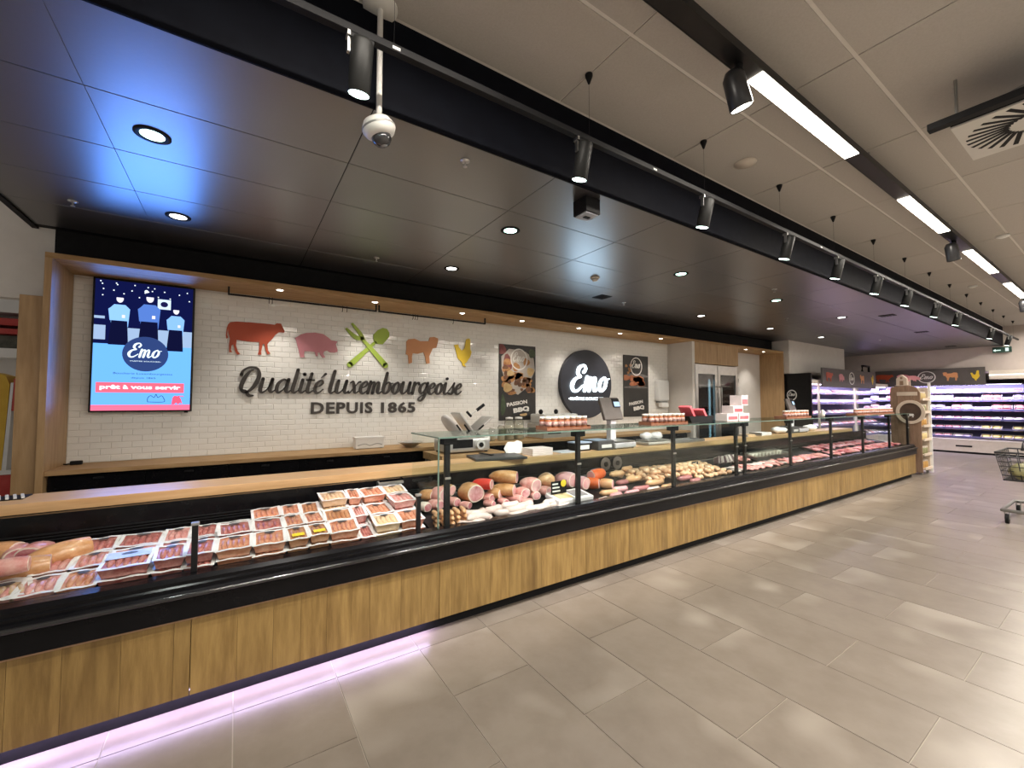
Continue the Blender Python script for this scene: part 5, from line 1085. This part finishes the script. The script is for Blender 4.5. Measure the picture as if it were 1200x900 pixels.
# signs over the chilled walls
def anim(pts, w_, flip=False):
    xs = [p[0] for p in pts]; ys = [p[1] for p in pts]; cx = (min(xs)+max(xs))/2; cy = (min(ys)+max(ys))/2; k = w_/(max(xs)-min(xs))
    return [((p[0]-cx)*k*(-1 if flip else 1), -(p[1]-cy)*k) for p in pts]
SGB = mat('sign_slate',(.085,.075,.072),.6,noise=(6,(.10,.09,.087)))
def board(place, w_, h_, items, name, label, rot):
    t = empty(name, place, label, 'sign'); t.rotation_euler = (0,0,rot); L = (0,0,0)
    MB().box((-w_/2,-.02,0),(w_/2,.02,h_),.003).build('board', SGB, t, L)
    for kind, u in items:
        if kind == 'logo':
            ring(u,h_*.52,h_*.40,h_*.36,-.026,-.0205,'xz',.88).build('logo_ring', PWT, t, L)
            for m in script('Emo',u-h_*.31,h_*.42,h_*.20,h_*.16,-.026,-.0205)[0]: m.build('logo_letter', PWT, t, L)
        else:
            pts, wd, m, nm = {'cow':(COW,h_*.9,RED,'cow_shape'),'pig':(PIG,h_*.75,PNK,'pig_shape'),'lamb':(GOAT,h_*.62,ORG,'lamb_shape'),'hen':(HEN,h_*.36,YEL,'hen_shape')}[kind]
            MB().prism([(u+a,h_*.52+b) for a,b in anim(pts,wd,kind == 'lamb')], -.026, -.0205).build(nm, m, t, L)
    return t
xs = [ony(p,442,4.38).x for p in (963,971,985,997,1009,1021,1025)]; xc = (xs[0]+xs[-1])/2
hb = board((xc,4.38,1.96), xs[-1]-xs[0], .46, [(k,x-xc) for k,x in zip(('cow','pig','logo','lamb','hen'),xs[1:6])], 'hanging_sign', 'hanging slate sign with coloured animals over the shelves beside the end panel', 0)
MB().tube([(.85,0,.46),(.85,0,.62),(1.35,0,.62),(1.35,0,.46)], .03, 6).build('hanger', BLACKM, hb, (0,0,0))
ysn = [onx(p,442,17.12).y for p in (1026,1037,1060,1086,1114,1143,1155)]; yc = (ysn[0]+ysn[-1])/2
board((17.12,yc,2.05), ysn[0]-ysn[-1], .49, [(k,yc-y) for k,y in zip(('cow','pig','logo','lamb','hen'),ysn[1:6])], 'wall_sign', 'long slate sign with coloured animals on the far beige wall', -math.pi/2)
# chilled wall at the far end (faces back down the shop, along Y)
FX = 18.6
fb = empty('chilled_wall_cabinet', (19.1,2.9,0), 'wide open chilled cabinet with blue lit shelves under the far beige wall', 'fridge')
MB().box((19.50,1.95,0),(19.56,6.0,2.20)).build('back', VIO, fb); MB().box((FX,1.95,.06),(19.5,6.0,.44),.012).build('base', CRM, fb); MB().box((FX+.05,1.95,0),(19.5,6.0,.06)).build('plinth', BLACKM, fb)
MB().box((FX-.02,1.90,.0),(19.56,1.95,2.2),.004).build('end_wall', BLACKS, fb); MB().box((FX,1.95,2.10),(19.5,6.0,2.22),.01).build('canopy', BLACKM, fb); MB().box((FX-.004,3.0,.20),(FX,3.35,.25)).build('grille', BLACKM, fb)
MB().box((FX+.04,2.0,2.090),(FX+.08,5.9,2.099)).build('light_tube', emis('fridge_led',LAV,7), fb)
for y in (2.9,4.6): lamp('AREA','chill_light',(FX-.02,y,2.06),60,(.78,.70,1.0),fb,target=(19.3,y,1.0),shape='RECTANGLE',size=1.7,size_y=.06)
for i, z in enumerate((.50,.76,1.04,1.33,1.62,1.88)):
    x0 = FX+.10+.05*i
    MB().box((x0,1.96,z-.02),(19.5,5.99,z)).box((x0-.01,1.96,z-.03),(x0,5.99,z+.03)).build('shelf', SHF, fb)
    for k in range(18):
        if rg.random() < .04: continue
        y = 2.10+.205*k+rg.uniform(-.02,.02); q = rg.choice((0,1,1,2,4)); q = 3 if (i < 2 and k < 4) else q
        cp(q, (x0+.10,y,z+.001), (R(34),0,-math.pi/2+rg.uniform(-.1,.1)), '%s pack on the %s shelf of the far blue lit cabinet' % (KN[q],ORD[i]), 'packs on the far chilled cabinet')
        if q != 3 and i > 2 and rg.random() < .5: cp(q, (x0+.14,y,z+.085), (R(34),0,-math.pi/2), '%s pack stacked on another on the %s shelf of the far cabinet' % (KN[q],ORD[i]), 'stacked packs on the far cabinet')
lf = empty('lit_fascia', (17.3,.9,2.20), 'cream lit fascia strip beside the slate sign on the far wall', 'light strip')
MB().box((17.05,-1.0,2.19),(17.19,2.38,2.42),.005).build('housing', CRM, lf); MB().box((17.045,-1.0,2.29),(17.05,2.38,2.315)).build('tube', emis('fascia_led',(1,.85,.72),3), lf)
bxs = empty('dark_shelf_unit', (18.6,1.2,0), 'dark brown shelf unit beside the far chilled cabinet', 'shelf')
DB = mat('dark_brown',(.06,.04,.03),.6,noise=(8,(.10,.07,.05)))
MB().box((19.0,.6,0),(19.05,1.85,2.0)).build('back', DB, bxs)
for y in (.6,1.80): MB().box((18.5,y,0),(19.0,y+.05,2.0)).build('side', DB, bxs)
for i in range(5): MB().box((18.5,.65,.15+.42*i),(19.0,1.80,.19+.42*i)).build('shelf', DB, bxs)
# wooden rack with wheel and barn at the counter end
RW = mat('rack_wood',(.20,.12,.075),.6,noise=(4,(.30,.19,.125),(6,6,.8)),rnd=.06); RWL = mat('rack_pale',(.56,.46,.36),.6,noise=(6,(.64,.54,.44)))
rk = empty('farm_rack', (12.7,3.0,0), 'rustic wooden product rack with a wagon wheel at the counter end', 'rack')
sp = MB().prism([(2.74,.05),(3.24,.05),(3.24,1.84),(3.22,1.92),(2.92,1.95),(2.80,1.90),(2.74,1.78)], 12.40, 12.43, 'yz').build('side_board', RW, rk)
for k in range(4): MB().prism([(2.745+.125*k,.06),(2.745+.125*k+.121,.06),(2.745+.125*k+.121,1.80),(2.745+.125*k,1.80)], 12.388, 12.40, 'yz').build('plank', RW, sp)
MB().prism([(2.74,.05),(3.24,.05),(3.24,1.90),(2.74,1.90)], 12.95, 12.98, 'yz').build('side_board', RWL, rk); MB().box((12.43,3.20,.05),(12.95,3.24,1.9)).build('back_board', RW, rk); MB().box((12.97,2.70,.02),(13.01,2.74,2.0)).build('corner_post', WHITEP, rk)
for x in (12.44,12.90):
    for y in (2.76,3.18): MB().box((x,y,0),(x+.04,y+.04,.05)).build('foot', GREYM, rk)
wh = ring(2.90,1.36,.24,.26,12.34,12.385,'yz',.76).build('wheel', RWL, rk)
MB().prism([(2.90+.19*math.cos(6.2832*i/24),1.36+.20*math.sin(6.2832*i/24)) for i in range(24)], 12.375, 12.386, 'yz').build('wheel_shade_board', mat('wheel_dark',(.06,.035,.025),.6,noise=(6,(.10,.06,.04))), rk)
MB().prism([(2.92+a,1.28+b) for a,b in anim(COW,.15)], 12.368, 12.375, 'yz').build('cow_shape', PWT, wh)
MB().box((12.378,2.78,1.72),(12.387,3.12,1.80),.001).build('name_strip', RWL, rk)
for i, z in enumerate((.14,.44,.76,1.06,1.36,1.64)):
    MB().box((12.43,2.72,z-.025),(12.95,3.20,z),.003).box((12.43,2.705,z-.03),(12.95,2.72,z+.025)).build('shelf', RWL, rk)
    for k in range(4):
        c = empty('deli_jar', (12.49+.125*k,2.80,z), ('amber','green','straw')[i % 3]+' deli jar on the %s shelf of the rustic rack' % ORD[i], 'jar', 'deli jars on the rustic rack'); L = (0,0,0)
        MB().lathe([(.04,0),(.045,.01),(.045,.12),(.036,.14)],12).build('glass', [mat('jar_amber',(.45,.24,.06),.25,noise=(8,(.55,.34,.12))),mat('jar_green',(.20,.20,.10),.25,noise=(8,(.30,.30,.16))),mat('jar_straw',(.62,.48,.22),.25,noise=(8,(.70,.58,.32)))][i % 3], c, L); MB().lathe([(.040,.138),(.040,.165),(0,.167)],12).build('lid', CART, c, L)
bn = empty('toy_barn', (12.55,3.04,1.90), 'small pale wooden barn standing on the rustic rack', 'decoration')
MB().prism([(2.96,1.952),(3.14,1.952),(3.14,2.10),(3.05,2.19),(2.96,2.10)], 12.45, 12.60, 'yz').build('house', RWL, bn); MB().box((12.443,3.02,1.955),(12.45,3.08,2.05)).build('door', RW, bn); MB().prism([(3.03,2.09),(3.07,2.09),(3.07,2.14),(3.03,2.14)], 12.443, 12.45, 'yz').build('window', RW, bn)
MB().box((12.43,2.94,1.945),(12.65,3.16,1.953)).build('base', RWL, bn)
fg = empty('pig_flag', (12.55,2.86,1.9), 'pink pig shaped flag on a stick beside the toy barn', 'flag')
MB().prism([(2.87-a,2.10+b) for a,b in anim(PIG,.22)], 12.545, 12.556, 'yz').build('flag', PNK, fg); MB().cyl((12.55,2.93,1.90),(12.55,2.93,2.12),.007,n=6).build('stick', RWL, fg)
# shopping trolley at the right edge
tx, ty = 8.95, .80
tv_ = empty('shopping_trolley', (tx,ty,0), 'black wire shopping trolley with grey chassis standing in the aisle', 'trolley')
WB = mat('trolley_black',(.02,.02,.022),.4,noise=(9,(.035,.035,.04)))
bk = MB(); bx0, bx1, by0, by1, bz0, bz1 = 8.45,9.35,.42,1.16,.56,.92
tp = lambda x,y,z: ((x-8.9)*(1-.16*(bz1-z)/.36)+8.9, (y-.79)*(1-.16*(bz1-z)/.36)+.79, z)
for z in (bz0,.62,.68,.74,.80,.86,bz1):
    r_ = .012 if z in (bz0,bz1) else .006
    bk.tube([tp(bx0,by0,z),tp(bx1,by0,z),tp(bx1,by1,z),tp(bx0,by1,z)], r_, 6, True)
for k in range(9): x = bx0+(bx1-bx0)*k/8; bk.tube([tp(x,by0,bz1),tp(x,by0,bz0),tp(x,by1,bz0),tp(x,by1,bz1)], .006, 5)
for k in range(1,8): y = by0+(by1-by0)*k/8; bk.tube([tp(bx0,y,bz1),tp(bx0,y,bz0),tp(bx1,y,bz0),tp(bx1,y,bz1)], .006, 5)
bk.build('basket', WB, tv_)
MB().tube([(8.45,.45,.17),(9.35,.45,.17),(9.35,1.12,.17),(8.45,1.12,.17)], .022, 8, True).build('chassis', GREYM, tv_)
for x in (8.80,9.25):
    for y in (.55,.95): MB().tube([(x,y,.17),(x+.05*(1 if x < 9 else -1),y,.56)], .018, 8).build('strut', GREYM, tv_)
for x in (8.47,9.33):
    for y in (.47,1.08):
        w_ = MB().cyl((x,y-.016,.062),(x,y+.016,.062),.062,n=20).build('wheel', BLACKM, tv_); MB().box((x-.02,y-.024,.06),(x+.02,y-.018,.17)).box((x-.02,y+.018,.06),(x+.02,y+.024,.17)).build('fork', GREYM, w_)
MB().tube([(9.33,.50,.90),(9.42,.50,1.02),(9.42,1.02,1.02),(9.33,1.02,.90)], .018, 8).build('handle', WB, tv_)
for k, (x, y, c, lb) in enumerate(((8.62,.95,(.20,.19,.09),'olive green grocery bag in the trolley'),(8.95,.90,(.34,.30,.18),'pale straw grocery bag in the trolley'),(8.80,.65,(.22,.24,.14),'dark green grocery bag in the trolley'))):
    o = MB().ell((x,y,.68),(.14,.13,.10),16,10,.12,k).build('grocery_bag', mat('bag_%d' % k,c,.5,noise=(14,tuple(q*1.3 for q in c)))); tag(o, lb, 'bag')
# ---------------------------------------------------------------- store room on the left
sh = empty('store_shelf', (-2.2,6.85,0), 'white store shelf with a red banded edge behind the oak post', 'shelf')
SY = 6.6; zz = lambda py: ony(8,py,SY).z
MB().box((-3.1,SY+.3,0),(-1.45,SY+.34,2.9)).build('back', WHITEW, sh)
MB().box((-3.1,SY,zz(366)),(-1.45,SY+.3,zz(350))).build('pelmet', WHITEP, sh)
MB().box((-3.1,SY-.01,zz(381)),(-1.45,SY+.3,zz(373))).build('red_band', mat('band_red',(.42,.03,.025),.4,noise=(9,(.50,.06,.05))), sh)
MB().box((-3.1,SY-.01,zz(391)),(-1.45,SY+.3,zz(385))).build('red_band', MATS['band_red'], sh)
MB().box((-3.1,SY,zz(419)),(-1.45,SY+.3,zz(408))).build('shelf', WHITEP, sh)
MB().box((-3.1,SY+.1,zz(407)),(-1.45,SY+.3,zz(392))).build('dark_row', mat('row_dark',(.05,.055,.04),.5,noise=(14,(.12,.12,.09))), sh)
for x in (-3.1,-1.49): MB().box((x,SY,0),(x+.04,SY+.3,2.85)).build('side', WHITEP, sh)
yj = empty('yellow_cover', (-2.12,6.3,.6), 'yellow rounded cover with pale and red trim behind the oak post', 'cover')
c = ony(2,500,6.3); z0, z1 = ony(6,552,6.3).z, ony(6,437,6.3).z
MB().prism([(c.x-.25,z0),(c.x+.04,z0),(c.x+.07,z1-.12),(c.x+.04,z1-.03),(c.x-.04,z1),(c.x-.25,z1)], 6.2, 6.45).build('body', mat('jacket_yellow',(.60,.36,.02),.5,noise=(6,(.68,.44,.04))), yj)
MB().prism([(c.x+.045,z0),(c.x+.075,z0),(c.x+.10,z1-.10),(c.x+.08,z1-.10)], 6.19, 6.4).build('pale_trim', WHITEP, yj); MB().prism([(c.x+.09,z0+.6),(c.x+.12,z0+.6),(c.x+.135,z1-.05),(c.x+.10,z1-.06)], 6.19, 6.4).build('red_trim', MATS['band_red'], yj)
rb = empty('red_box', (c.x+.10,6.25,z0-.25), 'red box with a white top behind the oak post', 'box')
MB().box((c.x-.10,6.15,z0-.30),(c.x+.16,6.4,z0-.02),.01).build('body', MATS['band_red'], rb); MB().box((c.x-.11,6.14,z0-.019),(c.x+.13,6.41,z0+.02),.004).build('lid', WHITEP, rb)
